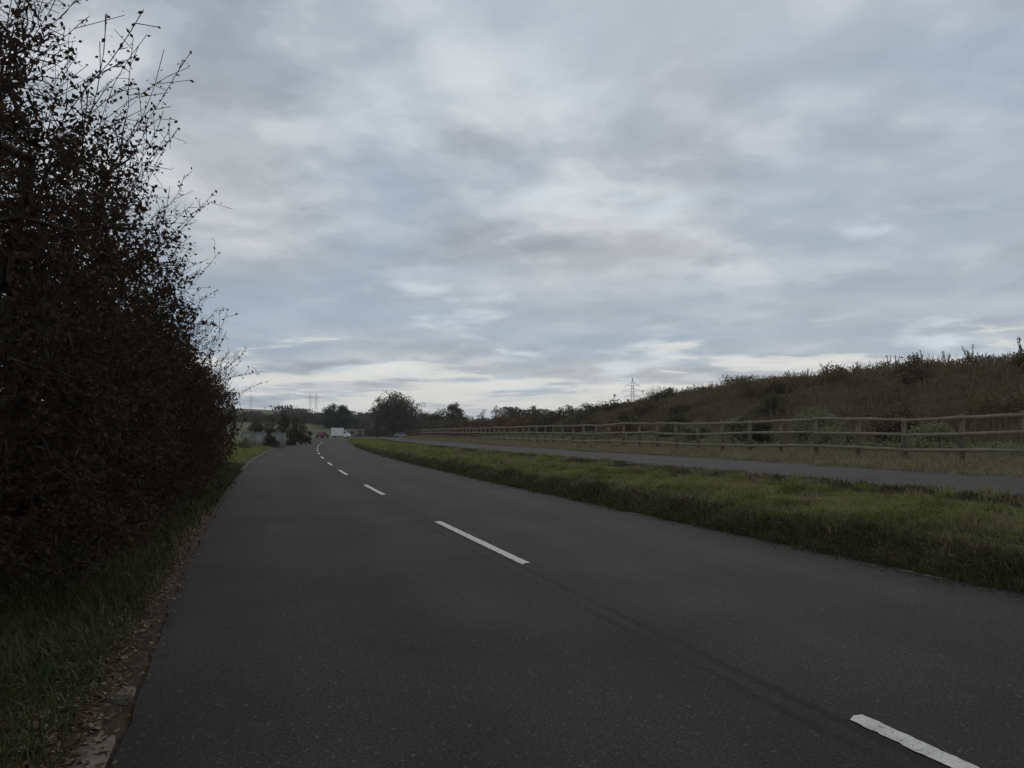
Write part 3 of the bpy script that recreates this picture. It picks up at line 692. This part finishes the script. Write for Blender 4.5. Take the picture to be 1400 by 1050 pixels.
far = [ # name, label, category, u, half width px, v top, Y, material, shape, extra
    ('broadleaf_tree', 'big dome shaped dark tree standing beside the bend of the road', 'tree', 541, 30, 537, 236, 'olive_leaf', 'round', dict(clumps=95, per=150, leaf=.42, trunk=.06), None),
    ('broadleaf_tree', 'thin tree with loose outer twigs leaning from the big domed tree towards the road', 'tree', 516, 12, 541, 240, 'olive_leaf', 'round', dict(clumps=26, per=70, leaf=.4, sparse=.3, trunk=.2), None),
    ('broadleaf_tree', 'half bare tree between the big domed tree and the fence', 'tree', 574, 14, 547, 240, 'grey_twig_leaf', 'round', dict(clumps=26, per=50, leaf=.36, sparse=.4, trunk=.1), None),
    ('broadleaf_tree', 'low brown tree with a flat top near the end of the fence', 'tree', 594, 19, 557, 214, 'brown_leaf', 'round', dict(clumps=40, per=110, leaf=.38, trunk=.05), None),
    ('broadleaf_tree', 'olive tree with a pointed crown near the end of the fence', 'tree', 621, 17, 549, 222, 'olive_leaf', 'round', dict(clumps=45, per=110, leaf=.38, trunk=.05), None),
    ('evergreen_tree', 'dark evergreen tree with a rounded top above the white van', 'tree', 454, 15, 552, 300, 'dark_leaf', 'round', dict(clumps=50, per=120, leaf=.5, trunk=.02), None),
    ('evergreen_tree', 'broad dark evergreen tree beside the round topped one above the white van', 'tree', 469, 15, 555, 304, 'dark_leaf', 'round', dict(clumps=50, per=120, leaf=.5, trunk=.02), None),
    ('evergreen_tree', 'low evergreen at the end of the dark clump above the white van', 'tree', 484, 9, 567, 300, 'dark_leaf', 'bush', dict(clumps=26, per=100, leaf=.5), None),
    ('bare_tree', 'small bare topped tree in the far line behind the fence', 'tree', 660, 9, 557, 262, 'grey_twig_leaf', 'round', dict(clumps=24, per=45, leaf=.34, sparse=.4, trunk=.2), 'trees in the far line behind the fence'),
    ('bare_tree', 'taller bare topped tree in the far line behind the fence', 'tree', 679, 9, 553, 262, 'grey_twig_leaf', 'round', dict(clumps=24, per=45, leaf=.34, sparse=.4, trunk=.2), 'trees in the far line behind the fence'),
    ('broadleaf_tree', 'dark round tree next to the bare topped pair behind the fence', 'tree', 706, 14, 554, 250, 'dark_leaf', 'round', dict(clumps=40, per=100, leaf=.42, trunk=.05), 'trees in the far line behind the fence'),
    ('broadleaf_tree', 'dark tree joined to the round one in the far line', 'tree', 730, 14, 552, 255, 'olive_leaf', 'round', dict(clumps=40, per=100, leaf=.42, trunk=.05), 'trees in the far line behind the fence'),
    ('broadleaf_tree', 'low olive tree above the rust coloured shrubs', 'tree', 754, 15, 556, 250, 'olive_leaf', 'round', dict(clumps=40, per=100, leaf=.42, trunk=.05), 'trees in the far line behind the fence'),
    ('broadleaf_tree', 'broad tree in the far line below the earth bank slope', 'tree', 776, 17, 550, 245, 'grey_twig_leaf', 'round', dict(clumps=45, per=100, leaf=.42, trunk=.05), 'trees in the far line behind the fence'),
    ('broadleaf_tree', 'tall tree in the far line nearest the earth bank', 'tree', 801, 15, 547, 238, 'olive_leaf', 'round', dict(clumps=40, per=100, leaf=.42, trunk=.05), 'trees in the far line behind the fence'),
    ('broadleaf_tree', 'grey brown tree where the earth bank runs out', 'tree', 824, 15, 550, 215, 'grey_twig_leaf', 'round', dict(clumps=40, per=100, leaf=.36, trunk=.05), 'trees in the far line behind the fence'),
    ('tall_shrub', 'brown shrub behind the concrete wall, next to the hawthorn hedge', 'shrub', 350, 17, 569, 92, 'brown_leaf', 'bush', dict(clumps=34, per=120, leaf=.13), None),
    ('tall_shrub', 'brown shrub behind the middle of the concrete wall', 'shrub', 374, 15, 567, 96, 'brown_leaf', 'bush', dict(clumps=34, per=120, leaf=.13), None),
    ('small_tree', 'narrow pointed olive tree rising over the concrete wall', 'tree', 388, 9, 553, 104, 'olive_leaf', 'round', dict(clumps=26, per=110, leaf=.13, trunk=.1), None),
    ('tall_shrub', 'dark shrub at the end of the concrete wall beside the road', 'shrub', 404, 16, 561, 90, 'brown_leaf', 'bush', dict(clumps=44, per=130, leaf=.12), None),
    ('tall_shrub', 'dark reddish shrub beyond the concrete wall towards the van', 'shrub', 418, 9, 572, 98, 'brown_leaf', 'bush', dict(clumps=26, per=110, leaf=.12), None),
]
for i, (nm, lab, cat, u, hw, v, Yd, mt, shp, kw, grp) in enumerate(far):
    x = at_px(u, Yd); H = top_h(v, Yd, x) ; rx = hw / F_PX * Yd
    add_tree(nm, lab, cat, x, Yd, H, rx, 100 + i, M[mt], shape=shp, group=grp, **kw)
# shrubs behind the fence, by station along the road
shr = [(20, 21.5, 1.5, 1.2, 'nettle', 'bramble_bush', 'pale green bramble mound behind the fence'),
       (23, 19.2, 1.2, 1.0, 'nettle', 'bramble_bush', 'pale green bramble mound behind the fence'),
       (26, 20.5, 1.5, 1.3, 'brown_leaf', 'bramble_bush', 'dark brown bramble mound behind the fence'),
       (28.5, 19.4, 1.1, 0.9, 'nettle', 'bramble_bush', 'pale green bramble mound behind the fence'),
       (31.5, 20.8, 1.4, 1.2, 'nettle', 'bramble_bush', 'pale green bramble mound behind the fence'),
       (34, 19.0, 1.3, 1.0, 'dark_leaf', 'bramble_bush', 'dark green bramble mound behind the fence'),
       (37, 20.2, 1.3, 1.2, 'nettle', 'bramble_bush', 'pale green bramble mound behind the fence'),
       (40.5, 19.4, 1.2, 1.1, 'nettle', 'bramble_bush', 'pale green bramble mound behind the fence'),
       (45, 20.5, 1.6, 1.3, 'olive_leaf', 'bramble_bush', 'olive bramble mound behind the fence'),
       (50, 19.6, 1.4, 1.3, 'rust_leaf', 'bramble_bush', 'rusty bramble mound behind the fence'),
       (55, 21.5, 1.9, 1.5, 'olive_leaf', 'bramble_bush', 'olive bramble mound behind the fence'),
       (61, 20.5, 1.5, 1.5, 'brown_leaf', 'bramble_bush', 'dark brown bramble mound behind the fence'),
       (67, 22.0, 2.2, 1.7, 'olive_leaf', 'bramble_bush', 'olive bramble mound behind the fence'),
       (73, 20.5, 1.8, 1.6, 'dark_leaf', 'bramble_bush', 'dark green bramble mound behind the fence'),
       (80, 22.0, 2.4, 1.9, 'brown_leaf', 'bramble_bush', 'dark brown bramble mound behind the fence'),
       (87, 21.0, 2.0, 1.8, 'rust_leaf', 'autumn_shrub', 'rust orange autumn shrub behind the far part of the fence'),
       (93, 23.0, 2.5, 2.0, 'rust_leaf', 'autumn_shrub', 'rust orange autumn shrub behind the far part of the fence'),
       (99, 22.0, 2.7, 2.0, 'rust_leaf', 'autumn_shrub', 'rust orange autumn shrub behind the far part of the fence'),
       (106, 24.0, 2.6, 2.2, 'olive_leaf', 'bramble_bush', 'olive bramble mound behind the fence'),
       (112, 21.5, 2.4, 2.1, 'brown_leaf', 'bramble_bush', 'dark brown bramble mound behind the fence'),
       (119, 21.0, 2.4, 2.2, 'rust_leaf', 'autumn_shrub', 'rust orange autumn shrub behind the far part of the fence'),
       (126, 20.0, 2.5, 2.3, 'brown_leaf', 'bramble_bush', 'dark brown bramble mound behind the fence'),
       (133, 19.0, 2.6, 2.3, 'olive_leaf', 'bramble_bush', 'olive bramble mound behind the fence'),
       (140, 17.5, 2.2, 2.2, 'brown_leaf', 'bramble_bush', 'dark brown bramble mound behind the fence'),
       (146, 19.5, 2.8, 2.4, 'brown_leaf', 'bramble_bush', 'dark brown bramble mound behind the fence')]
ORD = ['first', 'second', 'third', 'fourth', 'fifth', 'sixth', 'seventh', 'eighth', 'ninth', 'tenth', 'eleventh', 'twelfth']
seen = {}
for i, (s, d, H, rx, mt, nm, lab) in reversed(list(enumerate(shr))):
    seen[lab] = seen.get(lab, 0) + 1; lab = ORD[seen[lab] - 1] + ' ' + lab + ', counted from the bend'
    x, y = SD(s, d)
    add_tree(nm, lab, 'shrub' if nm == 'autumn_shrub' else 'bush', float(x), float(y), H, rx, 300 + i, M[mt], 26, 150 if s < 60 else 90, 0.07 + 0.0011 * s, shape='bush', group='shrubs behind the post and rail fence')
# scrub shrubs on the bank slope
seen = {}
for i in range(21, -1, -1):
    s = 24 + 76 * (i + random.random() * .8) / 22; d = random.uniform(24, 34)
    mt = ['scrub', 'olive_leaf', 'scrub', 'brown_leaf'][i % 4]
    x, y = SD(s, d)
    seen[mt] = seen.get(mt, 0) + 1
    lab = ORD[seen[mt] - 1] + {'scrub': ' brown', 'olive_leaf': ' olive', 'brown_leaf': ' dark'}[mt] + ' scrub bush on the earth bank slope, counted from the bend'
    add_tree('scrub_bush', lab, 'bush', float(x), float(y), random.uniform(.9, 1.6), random.uniform(.9, 1.7), 400 + i, M[mt], 22, 110, 0.11, shape='bush', group='scrub bushes on the earth bank')

# dense low growth over the whole bank
def scrub_cover(name, n, s0, s1, d0, d1, hmax, leaf, mat, label):
    s, d = scatter(n, s0, s1, d0, d1, 1.15); x, y = SD(s, d)
    patch = np.clip(0.55 + 0.30 * wob(x, y, 0.55) + 0.22 * wob(x + 9, y, 1.7), 0.12, 1.4)
    z = height(s, d, x, y) + hmax * patch * rng.random(n) ** 0.8
    V, F = leaves(np.stack([x, y, z], 1), leaf * (0.6 + 0.8 * rng.random(n)) * (0.7 + s / 110), 0.9, 0.45)
    tag(link(name, mesh_np(name, V, F, mat)), label, 'scrub', kind='stuff')
scrub_cover('bank_scrub', 210000, 18, 135, 21.0, 40, 0.85, 0.13, M['scrub'], 'dense brown weeds and scrub covering the earth bank')
scrub_cover('nettle_growth', 52000, 18, 90, 16.6, 22.0, 0.62, 0.09, M['nettle'], 'pale green weeds between the fence and the earth bank')
scrub_cover('field_scrub', 40000, 85, 175, 16.5, 50, 1.6, 0.30, M['brown_leaf'], 'brown scrub where the earth bank runs out')

s, d = scatter(26000, 20, 110, 19.0, 38, 1.15); s, d = tuft(s, d, 0.8, 0.9)
blades('dead_stalks', s, d, 0.5 + 0.75 * rng.random(len(s)) ** 2, 0.018 + 0.0004 * s, 0.14, M['dead_weed'], 'upright dead stalks scattered through the scrub of the bank', 'weeds')
# tall dead weeds, one by one along the crest
def weed_mesh(seed):
    g = np.random.default_rng(seed); st0, st1, lp = [], [], []
    for k in range(3 + seed % 3):
        p = np.array([g.normal() * .08, g.normal() * .08, -0.1]); d_ = np.array([g.normal() * .13, g.normal() * .13, 1.0]); Hh = 0.65 + .55 * g.random()
        for j in range(5):
            q = p + d_ * Hh / 5 + g.normal(size=3) * .012; st0.append(p); st1.append(q)
            if j >= 1:
                for _ in range(3):
                    t_ = g.random(); b0 = p + (q - p) * t_; ln = (0.24 - .03 * j) * g.random() + 0.04
                    b1 = b0 + np.array([g.normal() * .3, g.normal() * .3, 1.0]) * ln; st0.append(b0); st1.append(b1)
                    for _ in range(9): lp.append(b0 + (b1 - b0) * g.random() + g.normal(size=3) * .018)
            p = q
    tv, tf = tubes(np.array(st0), np.array(st1), 0.009, 0.006, 3)
    lv, lf = leaves(np.array(lp), 0.042 * (0.6 + g.random(len(lp))), .5, .6, g)
    V, F = join([(tv, tf), (lv, lf)]); return mesh_np('tall_weed', V, F, M['dead_weed'])
wm = [weed_mesh(k) for k in range(6)]
for i in range(120):
    s = 22 + 80 * ((i + random.random()) / 120) ** 1.15; d = random.uniform(34.5, 38.0) + 0.6 * math.sin(s)
    x, y = SD(s, d); z = float(height(s, d)); k = random.choice([0.55, 0.65, 0.75, 0.85, 1.0, 1.15])
    o = link('tall_weed', wm[i % 6], None, (float(x), float(y), z + 0.15), (random.uniform(-.08, .08), random.uniform(-.08, .08), random.uniform(0, 6)), (k, k, k * random.uniform(.9, 1.25)))
    tag(o, 'dead brown weed stalk standing up along the crest of the earth bank', 'weed', 'weed stalks on the crest of the bank')
# thin sapling by the end of the bank
for (s, d, H, lab) in [(101, 37.5, 3.9, 'thin sapling sticking up where the earth bank drops away'), (103.5, 40, 3.0, 'lower thin sapling beside the one on the end of the earth bank')]:
    x, y = SD(s, d)
    add_tree('sapling', lab, 'sapling', float(x), float(y), H, 0.8, int(s), M['grey_twig_leaf'], 12, 26, 0.16, 0.28, 0.3, 0.3)

# ------------------------------------------------------------------ post and rail fence
fence = link('post_and_rail_fence', None, None, tuple(float(c) for c in (*SD(12.0, 15.4), 0.68)))
tag(fence, 'long weathered three rail wooden fence between the footpath and the bank', 'fence')
bpy.context.view_layer.update()
inv = Matrix.Translation(-fence.location)
def post_mesh():
    V, F = box_vf(-0.038, 0.038, -0.06, 0.06, -0.35, 1.25)
    V2 = V.copy(); V2[4:, 2] += np.array([0.0, 0.0, 0.03, 0.03]); return mesh_np('post', V2, F, M['post_wood'])
def rail_mesh(seed):
    g = np.random.default_rng(seed); k = 7; V = []
    for i in range(k):
        t = i / (k - 1); zz = g.normal() * .006; ww = .048 + g.normal() * .003
        V += [(t, -.02, zz - ww), (t, .02, zz - ww), (t, .02, zz + ww), (t, -.02, zz + ww)]
    F = [(4 * i + j, 4 * i + (j + 1) % 4, 4 * i + 4 + (j + 1) % 4, 4 * i + 4 + j) for i in range(k - 1) for j in range(4)] + [(3, 2, 1, 0), (4 * k - 4, 4 * k - 3, 4 * k - 2, 4 * k - 1)]
    return mesh_np('rail', np.array(V), np.array(F), M['wood'])
pm = post_mesh(); rms = [rail_mesh(k) for k in range(4)]
fs = np.arange(12.0, 134, 2.05)
for i, s in enumerate(fs):
    x, y = SD(s, 15.4); z = float(height(s, 15.4))
    o = link('post', pm, fence, (0, 0, 0)); o.location = Vector((float(x), float(y), z + random.uniform(-.02, .02))) - fence.location
    o.rotation_euler = (random.uniform(-.03, .03), random.uniform(-.045, .045), heading(s) + random.uniform(-.08, .08))
for i in range(0, len(fs) - 2, 2):
    for k, hz in enumerate((0.28, 0.74, 1.19)):
        s0, s1 = fs[i], fs[i + 2]
        x0, y0 = SD(s0 + .006, 15.4 - 0.09); x1, y1 = SD(s1 - .006, 15.4 - 0.09)
        z0 = float(height(s0, 15.4)) + hz + random.uniform(-.035, .035); z1 = float(height(s1, 15.4)) + hz + random.uniform(-.035, .035)
        beam_between('rail', Vector((float(x0), float(y0), z0)) - fence.location, Vector((float(x1), float(y1), z1)) - fence.location, 0, 0, None, fence, rms[(i + k) % 4])

# ------------------------------------------------------------------ concrete wall by the left verge
def wall_piece(s0, s1, d, h, name, parent):
    (x0, y0), (x1, y1) = SD(s0, d), SD(s1, d)
    a_ = Vector((float(x0), float(y0), 0)); b_ = Vector((float(x1), float(y1), 0)); l = (b_ - a_).length
    z = float(height(s0, d)) - 0.2
    V, F = join([box_vf(0, l, -.1, .1, 0, h + .2), box_vf(-.02, l + .02, -.14, .14, h + .202, h + .28)])
    o = link(name, mesh_np(name, V, F, M['concrete']), parent)
    o.location = a_ + Vector((0, 0, z)) - parent.location; o.rotation_euler = (0, 0, math.atan2(b_.y - a_.y, b_.x - a_.x))
xw, yw = at_px(350, 76), 76
wall = link('concrete_wall', None, None, (float(xw), float(yw), 0.2)); tag(wall, 'low pale concrete panel wall with a gap, on the left verge', 'wall')
wx = [(at_px(336, 76.5), at_px(349, 76)), (at_px(350, 76), at_px(364, 75.6)), (at_px(371.5, 75.4), at_px(388.5, 75))]
for x0, x1 in wx:
    l = x1 - x0; V, F = join([box_vf(0, l, -.1, .1, -.3, 1.22), box_vf(-.02, l + .02, -.14, .14, 1.222, 1.30)])
    o = link('wall_panel', mesh_np('wall_panel', V, F, M['concrete']), wall); o.location = Vector((x0, 75.6, ground_at(x0, 75.6))) - wall.location
add_tree('verge_bush', 'dark rounded bush in the gap of the concrete wall', 'bush', at_px(370, 73.5), 73.5, 1.0, 0.75, 71, M['dark_leaf'], 24, 90, 0.10, shape='bush')
add_tree('verge_bush', 'low grey green bush between the hedge end and the concrete wall', 'bush', at_px(338, 60), 60, 0.9, 0.8, 72, M['nettle'], 22, 90, 0.09, shape='bush')

# ------------------------------------------------------------------ vehicles
def prism(profile, y0, y1, inset=0.0):
    n = len(profile); V = [(x, y0 + (inset if k else 0), z) for k, (x, z) in [(0, p) for p in profile]] + [(x, y1, z) for x, z in profile]
    F4 = [(i, (i + 1) % n, n + (i + 1) % n, n + i) for i in range(n)]
    return V, F4, [tuple(range(n))[::-1], tuple(range(n, 2 * n))]
def prism_obj(name, profile, y0, y1, mat, parent, bev=0.03):
    V, F, caps = prism(profile, y0, y1)
    me = bpy.data.meshes.new(name); me.from_pydata(V, [], [*F, *caps]); me.materials.append(mat); me.update()
    import bmesh
    bm = bmesh.new(); bm.from_mesh(me); bmesh.ops.recalc_face_normals(bm, faces=bm.faces)
    if bev: bmesh.ops.bevel(bm, geom=list(bm.edges), offset=bev, segments=2, affect='EDGES', clamp_overlap=True)
    bm.to_mesh(me); bm.free()
    return link(name, me, parent)
def cyl_obj(name, x, y, z, r, wdt, mat, parent, n=18):
    an = np.arange(n) * 2 * np.pi / n
    V = [(r * math.cos(t), -wdt / 2, r * math.sin(t)) for t in an] + [(r * math.cos(t), wdt / 2, r * math.sin(t)) for t in an]
    me = bpy.data.meshes.new(name); me.from_pydata(V, [], [(i, (i + 1) % n, n + (i + 1) % n, n + i) for i in range(n)] + [tuple(range(n))[::-1], tuple(range(n, 2 * n))])
    me.materials.append(mat); me.update(); return link(name, me, parent, (x, y, z))
def wheels(parent, xs, yw_, r):
    for x in xs:
        for sgn in (-1, 1):
            wl_ = cyl_obj('wheel', x, sgn * yw_, r, r, 0.22, M['rubber'], parent)
            cyl_obj('rim', 0, sgn * 0.012, 0, r * .62, 0.225, M['steel'], wl_)
van = link('box_van', None, None, (-42.3, 199.3, 0.02), (0, 0, R(6)), (.84, .84, .84))
tag(van, 'white box van standing side on at the far bend', 'van')
prism_obj('cargo_box', [(-2.75, 0.62), (0.62, 0.62), (0.62, 3.0), (-2.75, 3.0)], -1.05, 1.05, M['white_paint'], van, .05)
cab = prism_obj('cab', [(0.72, 0.42), (2.75, 0.42), (2.78, 0.95), (2.62, 1.18), (1.98, 1.38), (1.35, 2.15), (0.72, 2.2)], -0.98, 0.98, M['white_paint'], van, .05)
prism_obj('side_window', [(0.95, 1.42), (1.80, 1.42), (1.32, 2.02), (0.95, 2.04)], -0.992, 0.992, M['glass'], cab, 0)
prism_obj('windscreen', [(2.01, 1.42), (2.03, 1.44), (1.40, 2.15), (1.38, 2.13)], -0.85, 0.85, M['glass'], cab, 0)
for sg in (-1, 1): prism_obj('headlight', [(2.70, 0.80), (2.80, 0.80), (2.76, 1.0), (2.68, 1.0)], sg * .75 - .13, sg * .75 + .13, M['clear_lamp'], cab, 0)
prism_obj('bumper', [(2.70, 0.36), (2.90, 0.36), (2.90, 0.62), (2.70, 0.62)], -.95, .95, M['rubber'], van, .02)
prism_obj('chassis', [(-2.7, 0.45), (0.75, 0.45), (0.75, 0.60), (-2.7, 0.60)], -.8, .8, M['rubber'], van, 0)
for sg in (-1, 1): prism_obj('tail_light', [(-2.79, 0.66), (-2.752, 0.66), (-2.752, 0.95), (-2.79, 0.95)], sg * .92 - .09, sg * .92 + .09, M['lamp'], van, 0)
wheels(van, (-1.75, 1.95), .86, .34)
def car(loc, rz, paint, label):
    r_ = link('parked_car', None, None, loc, (0, 0, rz)); tag(r_, label, 'car')
    b_ = prism_obj('body', [(-2.05, .28), (2.02, .28), (2.08, .55), (1.98, .78), (1.05, .92), (-1.95, .95), (-2.08, .7)], -.86, .86, paint, r_, .06)
    c_ = prism_obj('cabin', [(-1.75, .93), (1.05, .90), (.35, 1.42), (-1.25, 1.46)], -.72, .72, paint, r_, .06)
    prism_obj('side_window', [(-1.45, .98), (.80, .96), (.30, 1.34), (-1.18, 1.37)], -.726, .726, M['glass'], c_, 0)
    prism_obj('windscreen', [(1.04, .95), (1.07, .95), (.42, 1.40), (.38, 1.39)], -.62, .62, M['glass'], c_, 0)
    for sg in (-1, 1):
        prism_obj('headlight', [(1.96, .62), (2.09, .60), (2.02, .76), (1.93, .77)], sg * .62 - .16, sg * .62 + .16, M['clear_lamp'], b_, 0)
        prism_obj('tail_light', [(-2.12, .66), (-2.04, .66), (-2.0, .9), (-2.06, .9)], sg * .66 - .13, sg * .66 + .13, M['lamp'], b_, 0)
    wheels(r_, (-1.3, 1.3), .76, .31)
car((-46.6, 198.2, 0.02), R(78), M['red_paint'], 'small red car at the back end of the white box van')
car((-50.2, 262.0, ground_at(-50.2, 262)), R(-95), M['silver_paint'], 'silver car beyond the white box van by the dark clump of trees')
car((-47.4, 300.0, ground_at(-47.4, 300)), R(-100), M['white_paint'], 'white car facing the road, seen between the van and the big domed tree')
car((-30.8, 226.0, ground_at(-30.8, 226)), R(4), M['silver_paint'], 'silver car side on in front of the big domed tree')

# ------------------------------------------------------------------ far things
def pylon(x, y, H, rz, label):
    lv = [0, .22, .40, .55, .66, .76, .86, 1.0]; wd = [.085, .062, .045, .033, .026, .022, .018, .003]
    a0, a1 = [], []
    ring = lambda k: [np.array([sx * wd[k] * H, sy * wd[k] * H, lv[k] * H]) for sx, sy in ((-1, -1), (1, -1), (1, 1), (-1, 1))]
    for k in range(len(lv) - 1):
        r0, r1 = ring(k), ring(k + 1)
        for j in range(4):
            a0 += [r0[j], r0[j], r0[(j + 1) % 4], r1[j]]; a1 += [r1[j], r1[(j + 1) % 4], r1[j], r1[(j + 1) % 4]]
    r_ = link('pylon', None, None, (x, y, ground_at(x, y)), (0, 0, rz)); tag(r_, label, 'pylon')
    link('lattice_tower', mesh_np('lattice_tower', *tubes(np.array(a0), np.array(a1), .0012 * H, .0012 * H, 4), M['steel']), r_)
    for z_, ln in ((.66, .15), (.76, .19), (.86, .13)):
        q0, q1 = [], []
        for sg in (-1, 1):
            tip = np.array([sg * ln * H, 0, z_ * H])
            for sy in (-1, 1):
                for dz in (0, .045): q0.append(np.array([sg * .02 * H, sy * .02 * H, (z_ + dz) * H])); q1.append(tip)
            q0.append(tip); q1.append(tip - [0, 0, .05 * H])
        link('crossarm', mesh_np('crossarm', *tubes(np.array(q0), np.array(q1), .0019 * H, .0015 * H, 4), M['steel']), r_)
pylon(at_px(865, 640), 640, 45, R(10), 'steel lattice pylon rising behind the end of the earth bank')
pylon(at_px(424, 1000), 1000, 27, R(25), 'faint distant pylon beyond the green hill, left one of a close pair')
pylon(at_px(432, 1100), 1100, 33, R(25), 'faint distant pylon beyond the green hill, taller one of a close pair')
pylon(at_px(343, 1000), 1000, 27, R(25), 'faint distant lone pylon over the hill beside the hedge')
barn = link('barn', None, None, (at_px(436, 420), 420, ground_at(at_px(436, 420), 420)), (0, 0, R(12))); tag(barn, 'small barn with a pale sheet roof on the hillside', 'barn')
link('wall', mesh_np('wall', *box_vf(-3, 3, -4, 4, -.5, 2.3), M['barn']), barn)
prism_obj('roof', [(-3.3, 2.2), (3.3, 2.2), (0, 3.6)], -4.3, 4.3, M['roof'], barn, 0).rotation_euler = (0, 0, R(90))
shed = link('low_shed', None, None, (-48.2, 243, ground_at(-48.2, 243)), (0, 0, R(8))); tag(shed, 'low pale flat roofed shed behind the cab of the white van', 'shed')
link('wall', mesh_np('wall', *box_vf(-3.4, 3.4, -2, 2, -.5, 2.1), M['concrete']), shed)
link('roof', mesh_np('roof', *box_vf(-3.6, 3.6, -2.2, 2.2, 2.102, 2.3), M['roof']), shed)
for dx in (-1.9, 0.2): link('window', mesh_np('window', *box_vf(dx - .5, dx + .5, -2.03, -1.98, 1.0, 1.7), M['glass']), shed)
link('door', mesh_np('door', *box_vf(1.7, 2.6, -2.03, -1.98, -.1, 1.9), M['barn']), shed)
# hedgerow and woods too far off to pick apart
def belt(name, n, x0, y0, x1, y1, thick, hmin, hmax, leaf, label, mat='woodland'):
    t = rng.random(n); x = x0 + (x1 - x0) * t + rng.normal(size=n) * thick * .4; y = y0 + (y1 - y0) * t + rng.normal(size=n) * thick
    k = np.hypot(x1 - x0, y1 - y0)
    crown = hmin + (hmax - hmin) * np.clip(.5 + .28 * np.sin(t * k / 5.1) + .22 * np.sin(t * k / 2.3 + 1) + .2 * np.sin(t * k / 13 + 2), 0, 1)
    gz = np.array([ground_at(a_, b_) for a_, b_ in zip(np.linspace(x0, x1, 60), np.linspace(y0, y1, 60))])
    z = np.interp(t, np.linspace(0, 1, 60), gz) + crown * rng.random(n) ** .7
    V, F = leaves(np.stack([x, y, z], 1), leaf * (.6 + .8 * rng.random(n)), .1, .7)
    tag(link(name, mesh_np(name, V, F, M[mat])), label, 'woodland', kind='stuff')
belt('far_woodland', 26000, -150, 520, 60, 480, 8, 5, 11, 1.3, 'far wood closing the view beyond the bend')
belt('far_woodland', 30000, 20, 420, 420, 300, 8, 5, 10, 1.1, 'far wood behind the earth bank')
belt('far_hedgerow', 16000, -170, 372, -52, 300, 2.5, 2.0, 4.5, .7, 'dark hedgerow at the foot of the green hill', 'brown_leaf')
belt('far_hedgerow', 12000, -52, 262, -8, 268, 2.0, 1.6, 3.2, .5, 'far hedgerow behind the bend of the road', 'olive_leaf')
belt('far_hedgerow', 14000, -20, 190, 18, 168, 2.5, 2.2, 4.2, .38, 'brown hedgerow behind the far end of the fence', 'brown_leaf')

belt('far_woodland', 16000, -4, 286, 42, 272, 3, 7.0, 10.5, .55, 'olive wood rising behind the far line of trees', 'olive_leaf')
belt('far_woodland', 22000, -34, 285, 60, 262, 4, 5.0, 8.2, .6, 'brown wood behind the far line of trees', 'brown_leaf')

# ------------------------------------------------------------------ small litter
def crumple(s, d, sz, label, seed):
    g = np.random.default_rng(seed); n = 6; V = []
    for i in range(n):
        for j in range(n):
            V.append(((i / (n - 1) - .5) * sz, (j / (n - 1) - .5) * sz * .7, abs(g.normal()) * sz * .18 + .004 + sz * .25 * math.sin(i * 1.1 + seed) ** 2))
    F = [(i * n + j, i * n + j + 1, (i + 1) * n + j + 1, (i + 1) * n + j) for i in range(n - 1) for j in range(n - 1)]
    x, y = SD(s, d); z = max(float(camber(0, d)) if abs(d) < 3.6 else -1, float(height(s, d)))
    tag(link('litter', mesh_np('litter', np.array(V), np.array(F), M['litter']), None, (float(x), float(y), z + .005), (0, 0, seed)), label, 'litter')
crumple(25.6, 3.72, 0.12, 'crumpled white paper scrap at the far right road edge', 1)
crumple(11.3, 3.80, 0.09, 'small white scrap in the dark grass of the right road edge', 2)
crumple(9.7, 3.72, 0.05, 'tiny pale scrap on the right edge of the tarmac', 3)

# ------------------------------------------------------------------ thin air between here and the hills
me = bpy.data.meshes.new('haze'); V, F = box_vf(-5200, 5200, -1400, 8000, -1.5, 60)
me.from_pydata([tuple(v) for v in V], [], [tuple(f) for f in F]); me.update()
hm = bpy.data.materials.new('haze'); hm.use_nodes = True; t = hm.node_tree; t.nodes.clear()
vo = t.nodes.new('ShaderNodeVolumePrincipled'); vo.inputs['Color'].default_value = (.92, .94, .97, 1); vo.inputs['Density'].default_value = 0.00018
ou = t.nodes.new('ShaderNodeOutputMaterial'); t.links.new(vo.outputs[0], ou.inputs['Volume'])
me.materials.append(hm); tag(link('haze', me), kind='stuff')
